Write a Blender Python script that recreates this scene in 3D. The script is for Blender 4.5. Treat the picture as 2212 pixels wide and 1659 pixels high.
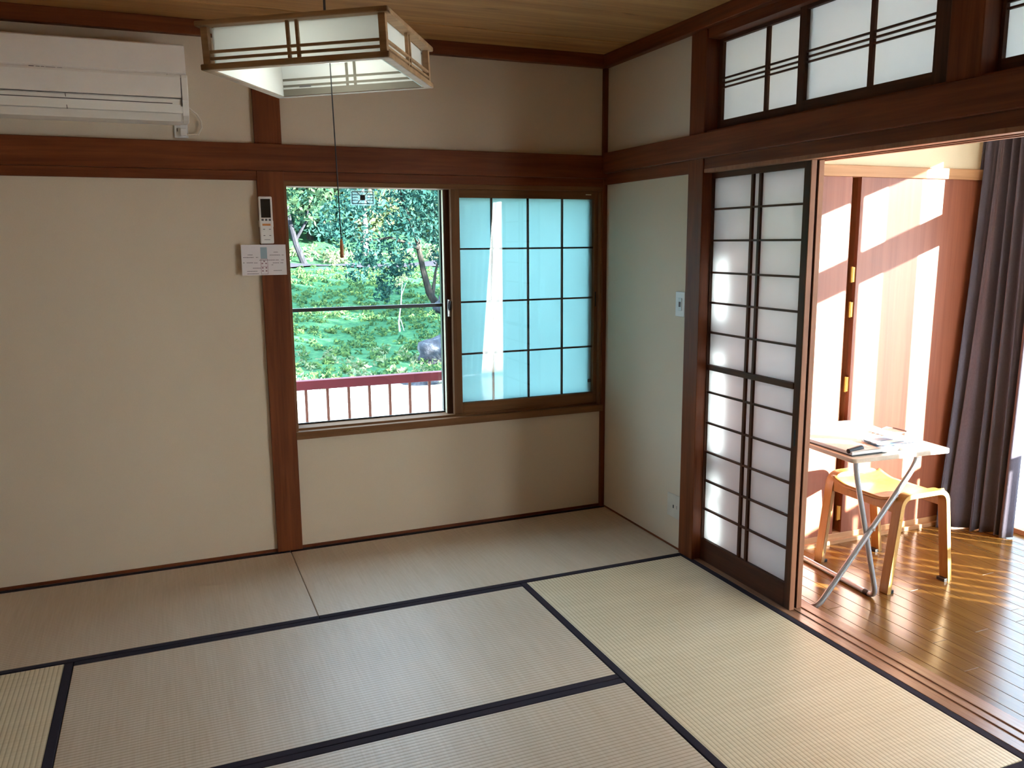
import bpy, bmesh, math, random
import numpy as np
from mathutils import Vector, Matrix

for o in list(bpy.data.objects):
    bpy.data.objects.remove(o)
SC = bpy.context.scene
COL = SC.collection
rnd = random.Random(7)

# ------------------------------------------------------------------ camera
cam_d = bpy.data.cameras.new('camera')
cam = bpy.data.objects.new('camera', cam_d)
COL.objects.link(cam)
cam_d.sensor_width = 36.0
cam_d.lens = 29.43
cam_d.clip_start = 0.02
cam_d.clip_end = 300
_r = Vector((0.92325278, -0.38411471, -0.00775867))
_u = Vector((0.07164343, 0.15229043, 0.98573569))
_f = Vector((0.377454, 0.91063907, -0.16812186))
_m = Matrix((_r, _u, -_f)).transposed().to_4x4()
_m.translation = Vector((-2.24352, -4.07601, 1.49738))
cam.matrix_world = _m
SC.camera = cam

# ------------------------------------------------------------------ light and exposure
SC.view_settings.view_transform = 'Standard'
SC.view_settings.look = 'None'
SC.view_settings.exposure = 2.36
SC.view_settings.gamma = 1.0
SC.view_settings.use_curve_mapping = False
SC.cycles.use_denoising = True
SC.cycles.max_bounces = 14
SC.cycles.diffuse_bounces = 8
SC.cycles.glossy_bounces = 5
SC.cycles.transmission_bounces = 8
SC.cycles.transparent_max_bounces = 24
SC.cycles.sample_clamp_indirect = 6.0
SC.cycles.caustics_reflective = False
SC.cycles.caustics_refractive = False

world = bpy.data.worlds.new('world')
SC.world = world
world.use_nodes = True
wb = world.node_tree.nodes['Background']
wb.inputs[0].default_value = (0.54, 0.76, 1.0, 1)
wb.inputs[1].default_value = 2.1

sun_d = bpy.data.lights.new('sun', 'SUN')
sun_d.energy = 20.0
sun_d.angle = math.radians(0.6)
sun_d.color = (1.0, 0.95, 0.87)
sun = bpy.data.objects.new('sun', sun_d)
COL.objects.link(sun)
_el = math.radians(12.7)
_sd = Vector((-0.64 * math.cos(_el), 0.768 * math.cos(_el), -math.sin(_el)))   # travel direction
sun.rotation_euler = _sd.to_track_quat('-Z', 'Y').to_euler()
sun.location = (8, -9, 6)

# ------------------------------------------------------------------ colour and material helpers
def lin(r, g, b):
    f = lambda c: (c / 255 / 12.92) if c / 255 <= 0.04045 else ((c / 255 + 0.055) / 1.055) ** 2.4
    return (f(r), f(g), f(b), 1)

def mat(name):
    m = bpy.data.materials.new(name)
    m.use_nodes = True
    nt = m.node_tree
    for n in list(nt.nodes):
        nt.nodes.remove(n)
    out = nt.nodes.new('ShaderNodeOutputMaterial')
    return m, nt, out

def node(nt, typ, **kw):
    n = nt.nodes.new(typ)
    for k, v in kw.items():
        setattr(n, k, v)
    return n

def ramp(nt, fac, stops):
    r = nt.nodes.new('ShaderNodeValToRGB')
    e = r.color_ramp.elements
    while len(e) < len(stops):
        e.new(0.5)
    for i, (p, c) in enumerate(stops):
        e[i].position = p
        e[i].color = c
    nt.links.new(fac, r.inputs[0])
    return r.outputs[0]

def principled(nt, out, rough=0.5, spec=0.5, metal=0.0):
    p = nt.nodes.new('ShaderNodeBsdfPrincipled')
    p.inputs['Roughness'].default_value = rough
    p.inputs['Specular IOR Level'].default_value = spec
    p.inputs['Metallic'].default_value = metal
    nt.links.new(p.outputs[0], out.inputs[0])
    return p

def coords(nt, scale=(1, 1, 1), kind='Object'):
    tc = nt.nodes.new('ShaderNodeTexCoord')
    mp = nt.nodes.new('ShaderNodeMapping')
    mp.inputs['Scale'].default_value = scale
    nt.links.new(tc.outputs[kind], mp.inputs[0])
    return mp.outputs[0]

def noise(nt, vec, scale, detail=3.0, rough=0.55, dist=0.0):
    n = nt.nodes.new('ShaderNodeTexNoise')
    n.inputs['Scale'].default_value = scale
    n.inputs['Detail'].default_value = detail
    n.inputs['Roughness'].default_value = rough
    n.inputs['Distortion'].default_value = dist
    nt.links.new(vec, n.inputs['Vector'])
    return n.outputs['Fac']

def bump(nt, height, strength, distance=0.01):
    b = nt.nodes.new('ShaderNodeBump')
    b.inputs['Strength'].default_value = strength
    b.inputs['Distance'].default_value = distance
    nt.links.new(height, b.inputs['Height'])
    return b.outputs[0]

def math_n(nt, op, a, b=None):
    n = nt.nodes.new('ShaderNodeMath')
    n.operation = op
    for i, v in enumerate((a, b)):
        if v is None:
            continue
        if isinstance(v, (int, float)):
            n.inputs[i].default_value = v
        else:
            nt.links.new(v, n.inputs[i])
    return n.outputs[0]

def mixc(nt, fac, a, b, mode='MIX'):
    n = nt.nodes.new('ShaderNodeMix')
    n.data_type = 'RGBA'
    n.blend_type = mode
    for s, v in ((0, fac), (6, a), (7, b)):
        if isinstance(v, (int, float)):
            n.inputs[s].default_value = v
        elif isinstance(v, tuple):
            n.inputs[s].default_value = v
        else:
            nt.links.new(v, n.inputs[s])
    return n.outputs[2]

def schlick(nt, f0=0.04):
    """reflectance that is the same on both faces of a thin sheet"""
    g = nt.nodes.new('ShaderNodeNewGeometry')
    d = nt.nodes.new('ShaderNodeVectorMath')
    d.operation = 'DOT_PRODUCT'
    nt.links.new(g.outputs['Incoming'], d.inputs[0])
    nt.links.new(g.outputs['Normal'], d.inputs[1])
    c = math_n(nt, 'SUBTRACT', 1.0, math_n(nt, 'ABSOLUTE', d.outputs['Value']))
    return math_n(nt, 'ADD', math_n(nt, 'MULTIPLY', math_n(nt, 'POWER', c, 5.0), 1 - f0), f0)

def plain(name, c, rough=0.5, spec=0.5, metal=0.0, var=0.06):
    """plain paint or plastic with a faint mottling"""
    m, nt, out = mat(name)
    p = principled(nt, out, rough, spec, metal)
    v = coords(nt)
    f = noise(nt, v, 14, 3)
    d = tuple(x * (1 - var) for x in c[:3]) + (1,)
    l = tuple(min(1, x * (1 + var)) for x in c[:3]) + (1,)
    nt.links.new(ramp(nt, f, [(0.3, d), (0.7, l)]), p.inputs['Base Color'])
    return m

def wood(name, dark, light, axis='z', rough=0.5, spec=0.22, grain=22, stretch=0.05, knots=False, per_obj=0.0, bumpy=0.15):
    m, nt, out = mat(name)
    p = principled(nt, out, rough, spec)
    sc = {'x': (stretch, 1, 1), 'y': (1, stretch, 1), 'z': (1, 1, stretch)}[axis]
    v = coords(nt, sc)
    if per_obj:
        oi = nt.nodes.new('ShaderNodeObjectInfo')
        cx = nt.nodes.new('ShaderNodeVectorMath')
        cx.operation = 'ADD'
        mul = math_n(nt, 'MULTIPLY', oi.outputs['Random'], 37.0)
        cb = nt.nodes.new('ShaderNodeCombineXYZ')
        for i in range(3):
            nt.links.new(mul, cb.inputs[i])
        nt.links.new(v, cx.inputs[0])
        nt.links.new(cb.outputs[0], cx.inputs[1])
        v = cx.outputs[0]
    f1 = noise(nt, v, grain, 4, 0.6, 0.6)
    f2 = noise(nt, v, grain * 4.5, 2, 0.5)
    f = math_n(nt, 'ADD', math_n(nt, 'MULTIPLY', f1, 0.75), math_n(nt, 'MULTIPLY', f2, 0.25))
    c = ramp(nt, f, [(0.33, dark), (0.68, light)])
    if knots:
        kv = coords(nt, tuple(1 if s == 1 else 0.16 for s in sc))
        kf = noise(nt, kv, 34, 1, 0.3)
        c = mixc(nt, ramp(nt, kf, [(0.70, (0, 0, 0, 1)), (0.80, (0.75, 0.75, 0.75, 1))]), c,
                 tuple(x * 0.55 for x in dark[:3]) + (1,))
    if per_obj:
        hs = nt.nodes.new('ShaderNodeHueSaturation')
        nt.links.new(c, hs.inputs['Color'])
        nt.links.new(math_n(nt, 'ADD', math_n(nt, 'MULTIPLY', oi.outputs['Random'], per_obj), 1 - per_obj / 2), hs.inputs['Value'])
        c = hs.outputs[0]
    nt.links.new(c, p.inputs['Base Color'])
    nt.links.new(bump(nt, f1, bumpy, 0.002), p.inputs['Normal'])
    return m

def wall_paper(name, base, rough=0.85):
    m, nt, out = mat(name)
    p = principled(nt, out, rough, 0.15)
    v = coords(nt)
    big = noise(nt, v, 1.2, 3)
    fine = noise(nt, coords(nt, (1, 1, 2.4)), 260, 2, 0.6)
    d = tuple(x * 0.93 for x in base[:3]) + (1,)
    l = tuple(min(1, x * 1.05) for x in base[:3]) + (1,)
    f = math_n(nt, 'ADD', math_n(nt, 'MULTIPLY', big, 0.4), math_n(nt, 'MULTIPLY', fine, 0.6))
    nt.links.new(ramp(nt, f, [(0.3, d), (0.7, l)]), p.inputs['Base Color'])
    nt.links.new(bump(nt, fine, 0.25, 0.001), p.inputs['Normal'])
    return m

def tatami_mat_material(name, axis, light=(0.65, 0.53, 0.42), warm=(0.53, 0.41, 0.295)):
    """axis: the long direction of the mat; warp ridges follow it, rush straws run across it"""
    m, nt, out = mat(name)
    p = principled(nt, out, 0.46, 0.55)
    v = coords(nt)
    sep = nt.nodes.new('ShaderNodeSeparateXYZ')
    nt.links.new(v, sep.inputs[0])
    along = sep.outputs['X' if axis == 'x' else 'Y']
    across = sep.outputs['Y' if axis == 'x' else 'X']
    PITCH = 0.0152
    rib = math_n(nt, 'SINE', math_n(nt, 'MULTIPLY', across, 2 * math.pi / PITCH))
    rib01 = math_n(nt, 'ADD', math_n(nt, 'MULTIPLY', rib, 0.5), 0.5)
    ribp = math_n(nt, 'POWER', rib01, 0.6)
    # stagger of the straws between ridges
    straw = noise(nt, coords(nt, (1, 0.04, 1) if axis == 'x' else (0.04, 1, 1)), 120, 2, 0.6)
    streak = noise(nt, coords(nt, (1, 0.08, 1) if axis == 'x' else (0.08, 1, 1)), 9, 3, 0.6)
    big = noise(nt, v, 1.5, 2)
    f = math_n(nt, 'ADD', math_n(nt, 'MULTIPLY', straw, 0.45), math_n(nt, 'ADD', math_n(nt, 'MULTIPLY', streak, 0.3), math_n(nt, 'MULTIPLY', big, 0.25)))
    c = ramp(nt, f, [(0.34, warm + (1,)), (0.66, light + (1,))])
    groove = ramp(nt, ribp, [(0.0, (0.62, 0.57, 0.48, 1)), (0.55, (1, 1, 1, 1))])
    c = mixc(nt, 1.0, c, groove, 'MULTIPLY')
    nt.links.new(c, p.inputs['Base Color'])
    h = math_n(nt, 'ADD', math_n(nt, 'MULTIPLY', ribp, 0.8), math_n(nt, 'MULTIPLY', straw, 0.2))
    nt.links.new(bump(nt, h, 0.35, 0.0016), p.inputs['Normal'])
    return m

def frosted(name, col, trans=0.75, gloss_rough=0.16, ior=1.5, base=None, see=0.0, glow=0.0):
    """frosted sheet: scatters the light that comes through it, with a soft sheen on its face"""
    m, nt, out = mat(name)
    v = coords(nt)
    f = noise(nt, v, 5, 2)
    d = tuple(x * 0.97 for x in col[:3]) + (1,)
    c = ramp(nt, f, [(0.3, d), (0.7, col)])
    tr = node(nt, 'ShaderNodeBsdfTranslucent')
    df = node(nt, 'ShaderNodeBsdfDiffuse')
    nt.links.new(c, tr.inputs[0])
    if base:
        df.inputs[0].default_value = base
    else:
        nt.links.new(c, df.inputs[0])
    mx = node(nt, 'ShaderNodeMixShader')
    mx.inputs[0].default_value = 1 - trans
    nt.links.new(tr.outputs[0], mx.inputs[1])
    nt.links.new(df.outputs[0], mx.inputs[2])
    body = mx.outputs[0]
    if see:
        tp = node(nt, 'ShaderNodeBsdfTransparent')
        m3 = node(nt, 'ShaderNodeMixShader')
        m3.inputs[0].default_value = see
        nt.links.new(body, m3.inputs[1])
        nt.links.new(tp.outputs[0], m3.inputs[2])
        body = m3.outputs[0]
    if glow:
        em = node(nt, 'ShaderNodeEmission')
        em.inputs[0].default_value = (0.95, 1.0, 0.88, 1)
        em.inputs[1].default_value = glow
        ad = node(nt, 'ShaderNodeAddShader')
        nt.links.new(body, ad.inputs[0])
        nt.links.new(em.outputs[0], ad.inputs[1])
        body = ad.outputs[0]
    gl = node(nt, 'ShaderNodeBsdfGlossy')
    gl.inputs['Roughness'].default_value = gloss_rough
    f0 = ((ior - 1) / (ior + 1)) ** 2
    m2 = node(nt, 'ShaderNodeMixShader')
    nt.links.new(schlick(nt, f0), m2.inputs[0])
    nt.links.new(body, m2.inputs[1])
    nt.links.new(gl.outputs[0], m2.inputs[2])
    nt.links.new(m2.outputs[0], out.inputs[0])
    return m

def clear_glass(name, tint=(0.97, 0.99, 0.98, 1), ior=1.45):
    m, nt, out = mat(name)
    t = node(nt, 'ShaderNodeBsdfTransparent')
    f = noise(nt, coords(nt), 3, 1)
    d = tuple(x * 0.995 for x in tint[:3]) + (1,)
    nt.links.new(ramp(nt, f, [(0.3, d), (0.7, tint)]), t.inputs[0])
    g = node(nt, 'ShaderNodeBsdfGlossy')
    g.inputs['Roughness'].default_value = 0.0
    f0 = ((ior - 1) / (ior + 1)) ** 2
    mx = node(nt, 'ShaderNodeMixShader')
    nt.links.new(schlick(nt, f0), mx.inputs[0])
    nt.links.new(t.outputs[0], mx.inputs[1])
    nt.links.new(g.outputs[0], mx.inputs[2])
    nt.links.new(mx.outputs[0], out.inputs[0])
    return m

def leaf_material(name, dark, light, trans=0.45):
    m, nt, out = mat(name)
    geo = node(nt, 'ShaderNodeNewGeometry')
    c = ramp(nt, geo.outputs['Random Per Island'], [(0.0, dark), (1.0, light)])
    df = node(nt, 'ShaderNodeBsdfDiffuse')
    tr = node(nt, 'ShaderNodeBsdfTranslucent')
    nt.links.new(c, df.inputs[0])
    nt.links.new(c, tr.inputs[0])
    mx = node(nt, 'ShaderNodeMixShader')
    mx.inputs[0].default_value = trans
    nt.links.new(df.outputs[0], mx.inputs[1])
    nt.links.new(tr.outputs[0], mx.inputs[2])
    nt.links.new(mx.outputs[0], out.inputs[0])
    return m

def fabric(name, c, rough=0.9, weave=900, trans=0.0):
    m, nt, out = mat(name)
    p = principled(nt, out, rough, 0.12)
    p.inputs['Sheen Weight'].default_value = 0.04
    f = noise(nt, coords(nt, (1, 1, 0.25)), weave * 0.3, 2)
    d = tuple(x * 0.82 for x in c[:3]) + (1,)
    nt.links.new(ramp(nt, f, [(0.3, d), (0.7, c)]), p.inputs['Base Color'])
    nt.links.new(bump(nt, f, 0.3, 0.001), p.inputs['Normal'])
    return m

def sheer(name, c, open_=0.3, back=0.4):
    m, nt, out = mat(name)
    f = noise(nt, coords(nt), 300, 1)
    d = tuple(x * 0.96 for x in c[:3]) + (1,)
    col = ramp(nt, f, [(0.3, d), (0.7, c)])
    tr = node(nt, 'ShaderNodeBsdfTranslucent')
    df = node(nt, 'ShaderNodeBsdfDiffuse')
    tp = node(nt, 'ShaderNodeBsdfTransparent')
    nt.links.new(col, tr.inputs[0])
    nt.links.new(col, df.inputs[0])
    a = node(nt, 'ShaderNodeMixShader')
    a.inputs[0].default_value = back
    nt.links.new(tr.outputs[0], a.inputs[1])
    nt.links.new(df.outputs[0], a.inputs[2])
    b = node(nt, 'ShaderNodeMixShader')
    b.inputs[0].default_value = open_
    nt.links.new(a.outputs[0], b.inputs[1])
    nt.links.new(tp.outputs[0], b.inputs[2])
    nt.links.new(b.outputs[0], out.inputs[0])
    return m

def ground_material(name):
    """grass on the bank, bare pale gravel on the flat ground round the house"""
    m, nt, out = mat(name)
    p = principled(nt, out, 0.95, 0.1)
    v = coords(nt)
    n1 = noise(nt, v, 0.55, 4, 0.65)
    n2 = noise(nt, v, 9, 3, 0.6)
    n3 = noise(nt, v, 45, 2)
    g = ramp(nt, math_n(nt, 'ADD', math_n(nt, 'MULTIPLY', n2, 0.6), math_n(nt, 'MULTIPLY', n3, 0.4)),
             [(0.32, (0.014, 0.060, 0.034, 1)), (0.55, (0.034, 0.115, 0.050, 1)), (0.75, (0.13, 0.20, 0.085, 1))])
    gr = ramp(nt, n3, [(0.3, (0.62, 0.60, 0.54, 1)), (0.7, (0.80, 0.78, 0.72, 1))])
    sep = nt.nodes.new('ShaderNodeSeparateXYZ')
    nt.links.new(v, sep.inputs[0])
    edge = math_n(nt, 'ADD', sep.outputs['Y'], math_n(nt, 'MULTIPLY', math_n(nt, 'SUBTRACT', n1, 0.5), 5.0))
    k = ramp(nt, math_n(nt, 'MULTIPLY', math_n(nt, 'SUBTRACT', edge, 7.2), 0.7), [(0.0, (0, 0, 0, 1)), (1.0, (1, 1, 1, 1))])
    nt.links.new(mixc(nt, k, gr, g), p.inputs['Base Color'])
    nt.links.new(bump(nt, n2, 0.6, 0.05), p.inputs['Normal'])
    return m

# ------------------------------------------------------------------ materials
RW_D, RW_L = (0.100, 0.025, 0.0075, 1), (0.220, 0.060, 0.018, 1)        # reddish stained cedar
W_X = wood('stained_cedar_along_x', RW_D, RW_L, 'x')
W_Y = wood('stained_cedar_along_y', RW_D, RW_L, 'y')
W_Z = wood('stained_cedar_upright', RW_D, RW_L, 'z')
D_D, D_L = (0.045, 0.017, 0.009, 1), (0.105, 0.041, 0.021, 1)
DK_Y = wood('dark_lacquered_wood_along_y', D_D, D_L, 'y', 0.5, 0.18)
DK_Z = wood('dark_lacquered_wood_upright', D_D, D_L, 'z', 0.5, 0.18)
DK_X = wood('dark_lacquered_wood_along_x', D_D, D_L, 'x', 0.5, 0.18)
FR_D, FR_L = (0.150, 0.070, 0.030, 1), (0.250, 0.120, 0.054, 1)
SASH_X = wood('brown_window_sash_along_x', FR_D, FR_L, 'x', 0.65, 0.12)
SASH_Z = wood('brown_window_sash_upright', FR_D, FR_L, 'z', 0.6, 0.2)
EDGE_Z = wood('light_brown_door_edge', (0.26, 0.115, 0.062, 1), (0.42, 0.20, 0.115, 1), 'z', 0.5)
SILL_Y = wood('worn_sill_wood', (0.22, 0.105, 0.058, 1), (0.40, 0.215, 0.125, 1), 'y', 0.22, 0.5)
CEIL_W = wood('ceiling_board_wood', (0.37, 0.185, 0.068, 1), (0.62, 0.345, 0.135, 1), 'x', 0.55, 0.3, 14, 0.06, True, 0.10, 0.1)
FLOOR_W = wood('golden_floor_boards', (0.130, 0.056, 0.011, 1), (0.205, 0.098, 0.022, 1), 'y', 0.20, 0.5, 26, 0.04, False, 0.14, 0.02)
CAB_W = wood('red_brown_closet_veneer', (0.215, 0.064, 0.033, 1), (0.32, 0.105, 0.056, 1), 'z', 0.42, 0.4, 20, 0.035, False, 0.05, 0.05)
CABTRIM_X = wood('closet_trim_along_x', (0.40, 0.20, 0.095, 1), (0.56, 0.31, 0.16, 1), 'x', 0.45)
CABPOST_Z = wood('closet_stile_upright', (0.20, 0.075, 0.035, 1), (0.32, 0.13, 0.060, 1), 'z', 0.45)
LAMP_W = wood('pale_lamp_wood', (0.27, 0.155, 0.075, 1), (0.44, 0.28, 0.15, 1), 'x', 0.55, 0.3, 30, 0.08)
LAMP_D = wood('lamp_silhouette_tone', (0.11, 0.095, 0.075, 1), (0.17, 0.15, 0.12, 1), 'x', 0.6, 0.2)  # dark tone for the silhouettes drawn inside the far lamp panel
STOOL_W = wood('golden_beech_plywood', (0.26, 0.115, 0.026, 1), (0.36, 0.180, 0.046, 1), 'z', 0.35, 0.45, 30, 0.10)
STOOL_E = wood('pale_plywood_edge', (0.48, 0.26, 0.070, 1), (0.62, 0.37, 0.12, 1), 'z', 0.4, 0.4, 60, 0.4)
TABLE_W = wood('pale_table_laminate', (0.55, 0.44, 0.34, 1), (0.70, 0.59, 0.48, 1), 'y', 0.3, 0.5, 20, 0.06)
PLASTER = wall_paper('beige_wall_cloth', (0.65, 0.555, 0.435, 1))
PLASTER_S = wall_paper('cream_wall_cloth', (0.76, 0.66, 0.48, 1))
OUTER_W = wall_paper('outer_render', (0.66, 0.63, 0.58, 1))
TAT_X = tatami_mat_material('rush_weave_along_x', 'x')
TAT_Y = tatami_mat_material('rush_weave_along_y', 'y', (0.75, 0.63, 0.45), (0.62, 0.50, 0.33))  # brighter copy of the weave: light caught by this rib direction is in the colour
HERI = fabric('black_border_cloth', (0.022, 0.0145, 0.024, 1))
AC_WHITE = plain('white_appliance_plastic', (0.82, 0.79, 0.75, 1), 0.4, 0.4, 0, 0.02)
AC_GAP = plain('dark_plastic_gap', (0.06, 0.05, 0.045, 1), 0.6)
WHITE_PL = plain('white_plastic', (0.74, 0.73, 0.72, 1), 0.4, 0.4, 0, 0.02)
BLACK_SCR = plain('black_screen', (0.012, 0.013, 0.014, 1), 0.15, 0.5)
BLACK_AL = plain('black_aluminium', (0.010, 0.009, 0.009, 1), 0.4, 0.5)
BLACK_PL = plain('black_plastic', (0.012, 0.011, 0.013, 1), 0.45, 0.4)
GREY_INK = plain('grey_ink', (0.10, 0.09, 0.10, 1), 0.7)
ORANGE = plain('orange_key', (0.62, 0.25, 0.07, 1), 0.5)
BLUE_INK = plain('pale_blue_ink', (0.30, 0.40, 0.47, 1), 0.7)
PINK_INK = plain('dull_pink_ink', (0.30, 0.17, 0.20, 1), 0.7)
PAPER = plain('white_paper', (0.74, 0.69, 0.72, 1), 0.75, 0.2, 0, 0.02)
PAPER_W = plain('bright_paper', (0.84, 0.83, 0.80, 1), 0.6, 0.3, 0, 0.02)
BLUE_PL = plain('sky_blue_folder_plastic', (0.035, 0.135, 0.26, 1), 0.35, 0.4)
STEEL = plain('grey_steel_tube', (0.40, 0.43, 0.48, 1), 0.30, 0.5, 0.3, 0.03)
CHROME = plain('dull_chrome', (0.55, 0.55, 0.56, 1), 0.25, 0.5, 0.9, 0.03)
BRASS = plain('yellow_brass', (0.66, 0.36, 0.07, 1), 0.3, 0.5, 0.55, 0.05)
CREAM = plain('cream_seal_strip', (0.62, 0.52, 0.36, 1), 0.6)
CORD_W = plain('pale_cord_plastic', (0.60, 0.53, 0.44, 1), 0.5)
KNOB_W = plain('brown_pull_knob', (0.50, 0.20, 0.075, 1), 0.4)
CURTAIN = fabric('charcoal_curtain_cloth', (0.125, 0.114, 0.150, 1))
SHEER = sheer('white_sheer_cloth', (0.90, 0.92, 0.95, 1), 0.35)
RAIL_RED = plain('maroon_rail_paint', (0.17, 0.022, 0.036, 1), 0.5, 0.3, 0, 0.08)
BAL_P = plain('glare_washed_baluster_paint', (0.20, 0.075, 0.06, 1), 0.6, 0.2, 0, 0.08)  # paler than the rail: glare from behind is mixed into the colour
DECK_W = wood('weathered_deck', (0.40, 0.33, 0.27, 1), (0.58, 0.50, 0.42, 1), 'x', 0.8, 0.2)
SHOJI_P = frosted('milky_shoji_sheet', (0.84, 0.87, 0.89, 1), 0.76, 0.2, 1.4)
RANMA_P = frosted('white_transom_paper', (0.78, 0.84, 0.88, 1), 0.62, 0.6, 1.15, (0.5, 0.5, 0.5, 1))
FROST_C = frosted('cyan_frosted_glass', (0.70, 0.93, 0.95, 1), 0.54, 0.4, 1.1, (0.30, 0.36, 0.37, 1))
LAMP_P = frosted('white_lamp_acrylic', (0.94, 0.95, 0.94, 1), 0.55, 0.12, 1.3, None, 0.0)
LAMP_B = frosted('lamp_bowl_added_glow', (0.94, 0.95, 0.94, 1), 0.5, 0.12, 1.3, None, 0.0, 1.4)  # the lamp is off; this glow is added to brighten its panels
GLASS = clear_glass('clear_window_glass')
BARK = wood('grey_bark', (0.012, 0.013, 0.017, 1), (0.036, 0.037, 0.046, 1), 'z', 0.9, 0.1, 20, 0.2)
BARK_P = wood('pale_birch_bark', (0.06, 0.057, 0.056, 1), (0.16, 0.15, 0.145, 1), 'z', 0.8, 0.1, 20, 0.6)
BARK_D = wood('dark_bark', (0.012, 0.012, 0.012, 1), (0.050, 0.046, 0.040, 1), 'z', 0.9, 0.1, 20, 0.2)
LEAF_A = leaf_material('mid_green_leaves', (0.012, 0.052, 0.036, 1), (0.085, 0.150, 0.075, 1))
LEAF_B = leaf_material('blue_green_leaves', (0.009, 0.044, 0.042, 1), (0.045, 0.115, 0.095, 1))
LEAF_G = leaf_material('grass_blades', (0.016, 0.072, 0.038, 1), (0.16, 0.25, 0.085, 1))
LEAF_C = leaf_material('yellow_green_leaves', (0.065, 0.125, 0.055, 1), (0.30, 0.33, 0.20, 1))
GROUND = ground_material('lawn_and_gravel')
ROAD = plain('grey_asphalt', (0.055, 0.053, 0.068, 1), 0.9, 0.1, 0, 0.15)
m_, nt_, out_ = mat('grey_field_stone')
p_ = principled(nt_, out_, 0.9, 0.1)
nf_ = noise(nt_, coords(nt_), 6, 5, 0.65)
nt_.links.new(ramp(nt_, nf_, [(0.3, (0.02, 0.022, 0.03, 1)), (0.55, (0.055, 0.06, 0.075, 1)), (0.75, (0.20, 0.20, 0.20, 1))]), p_.inputs['Base Color'])
nt_.links.new(bump(nt_, nf_, 0.8, 0.05), p_.inputs['Normal'])
STONE = m_

# ------------------------------------------------------------------ mesh helpers
class MB:
    def __init__(s):
        s.v, s.f = [], []
    def add(s, verts, faces):
        k = len(s.v)
        s.v += [tuple(x) for x in verts]
        s.f += [tuple(i + k for i in f) for f in faces]
        return s
    def box(s, x0, x1, y0, y1, z0, z1):
        v = [(x, y, z) for z in (z0, z1) for y in (y0, y1) for x in (x0, x1)]
        return s.add(v, [(0, 2, 3, 1), (4, 5, 7, 6), (0, 1, 5, 4), (2, 6, 7, 3), (0, 4, 6, 2), (1, 3, 7, 5)])
    def tube(s, pts, r, n=10, cap=True, taper=None):
        P = [Vector(p) for p in pts]
        R = [r] * len(P) if not isinstance(r, (list, tuple)) else list(r)
        vs, prev = [], None
        for i, p in enumerate(P):
            d = (P[min(i + 1, len(P) - 1)] - P[max(i - 1, 0)]).normalized()
            if prev is None:
                a = d.orthogonal().normalized()
            else:
                a = (prev - d * prev.dot(d)).normalized()
            prev = a
            b = d.cross(a)
            for k in range(n):
                t = 2 * math.pi * k / n
                vs.append(p + (a * math.cos(t) + b * math.sin(t)) * R[i])
        fs = []
        for i in range(len(P) - 1):
            for k in range(n):
                fs.append((i * n + k, i * n + (k + 1) % n, (i + 1) * n + (k + 1) % n, (i + 1) * n + k))
        if cap:
            fs.append(tuple(reversed(range(n))))
            fs.append(tuple((len(P) - 1) * n + k for k in range(n)))
        return s.add(vs, fs)
    def prism(s, poly, axis, a, b):
        """poly: 2-D outline in the two other axes (in x,y,z order), extruded along axis from a to b"""
        n = len(poly)
        def pt(u, w, t):
            return {'x': (t, u, w), 'y': (u, t, w), 'z': (u, w, t)}[axis]
        v = [pt(u, w, a) for u, w in poly] + [pt(u, w, b) for u, w in poly]
        f = [tuple(range(n)), tuple(range(2 * n - 1, n - 1, -1))]
        f += [(i, (i + 1) % n + 0, (i + 1) % n + n, i + n)[::-1] for i in range(n)]
        return s.add(v, f)
    def grid(s, fn, nu, nv):
        v = [fn(i / nu, j / nv) for j in range(nv + 1) for i in range(nu + 1)]
        f = [(j * (nu + 1) + i, j * (nu + 1) + i + 1, (j + 1) * (nu + 1) + i + 1, (j + 1) * (nu + 1) + i)
             for j in range(nv) for i in range(nu)]
        return s.add(v, f)
    def sweep_ribbon(s, path, w_axis, w0, w1, th):
        """flat ribbon of thickness th following a 2-D path in the plane normal to w_axis (y): path of (x,z)"""
        n = len(path)
        vs = []
        for i, (x, z) in enumerate(path):
            a = Vector(path[max(i - 1, 0)])
            b = Vector(path[min(i + 1, n - 1)])
            t = (b - a).normalized()
            nx, nz = -t[1], t[0]
            for off in (th / 2, -th / 2):
                for w in (w0, w1):
                    vs.append((x + nx * off, w, z + nz * off))
        fs = []
        for i in range(n - 1):
            a, b = i * 4, (i + 1) * 4
            fs += [(a, a + 1, b + 1, b), (a + 2, b + 2, b + 3, a + 3), (a, b, b + 2, a + 2), (a + 1, a + 3, b + 3, b + 1)]
        fs += [(0, 2, 3, 1), ((n - 1) * 4, (n - 1) * 4 + 1, (n - 1) * 4 + 3, (n - 1) * 4 + 2)]
        return s.add(vs, fs)
    def build(s, name, material, parent=None, bevel=0.0, smooth=False, loc=None):
        me = bpy.data.meshes.new(name)
        me.from_pydata(s.v, [], s.f)
        me.validate()
        bm = bmesh.new()
        bm.from_mesh(me)
        bmesh.ops.recalc_face_normals(bm, faces=bm.faces)
        bm.to_mesh(me)
        bm.free()
        me.materials.append(material)
        o = bpy.data.objects.new(name, me)
        COL.objects.link(o)
        if parent:
            o.parent = parent
        if smooth:
            for p in me.polygons:
                p.use_smooth = True
            try:
                me.set_sharp_from_angle(angle=math.radians(40))
            except Exception:
                pass
        if bevel:
            b = o.modifiers.new('bevel', 'BEVEL')
            b.width = bevel
            b.segments = 2
            b.limit_method = 'ANGLE'
        if loc:
            o.location = loc
        return o

def box(name, material, parent, x0, x1, y0, y1, z0, z1, bevel=0.0015):
    return MB().box(x0, x1, y0, y1, z0, z1).build(name, material, parent, bevel)

def tag(o, label, cat=None, group=None, kind=None):
    o['label'] = label
    if cat:
        o['category'] = cat
    if group:
        o['group'] = group
    if kind:
        o['kind'] = kind
    return o

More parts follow.
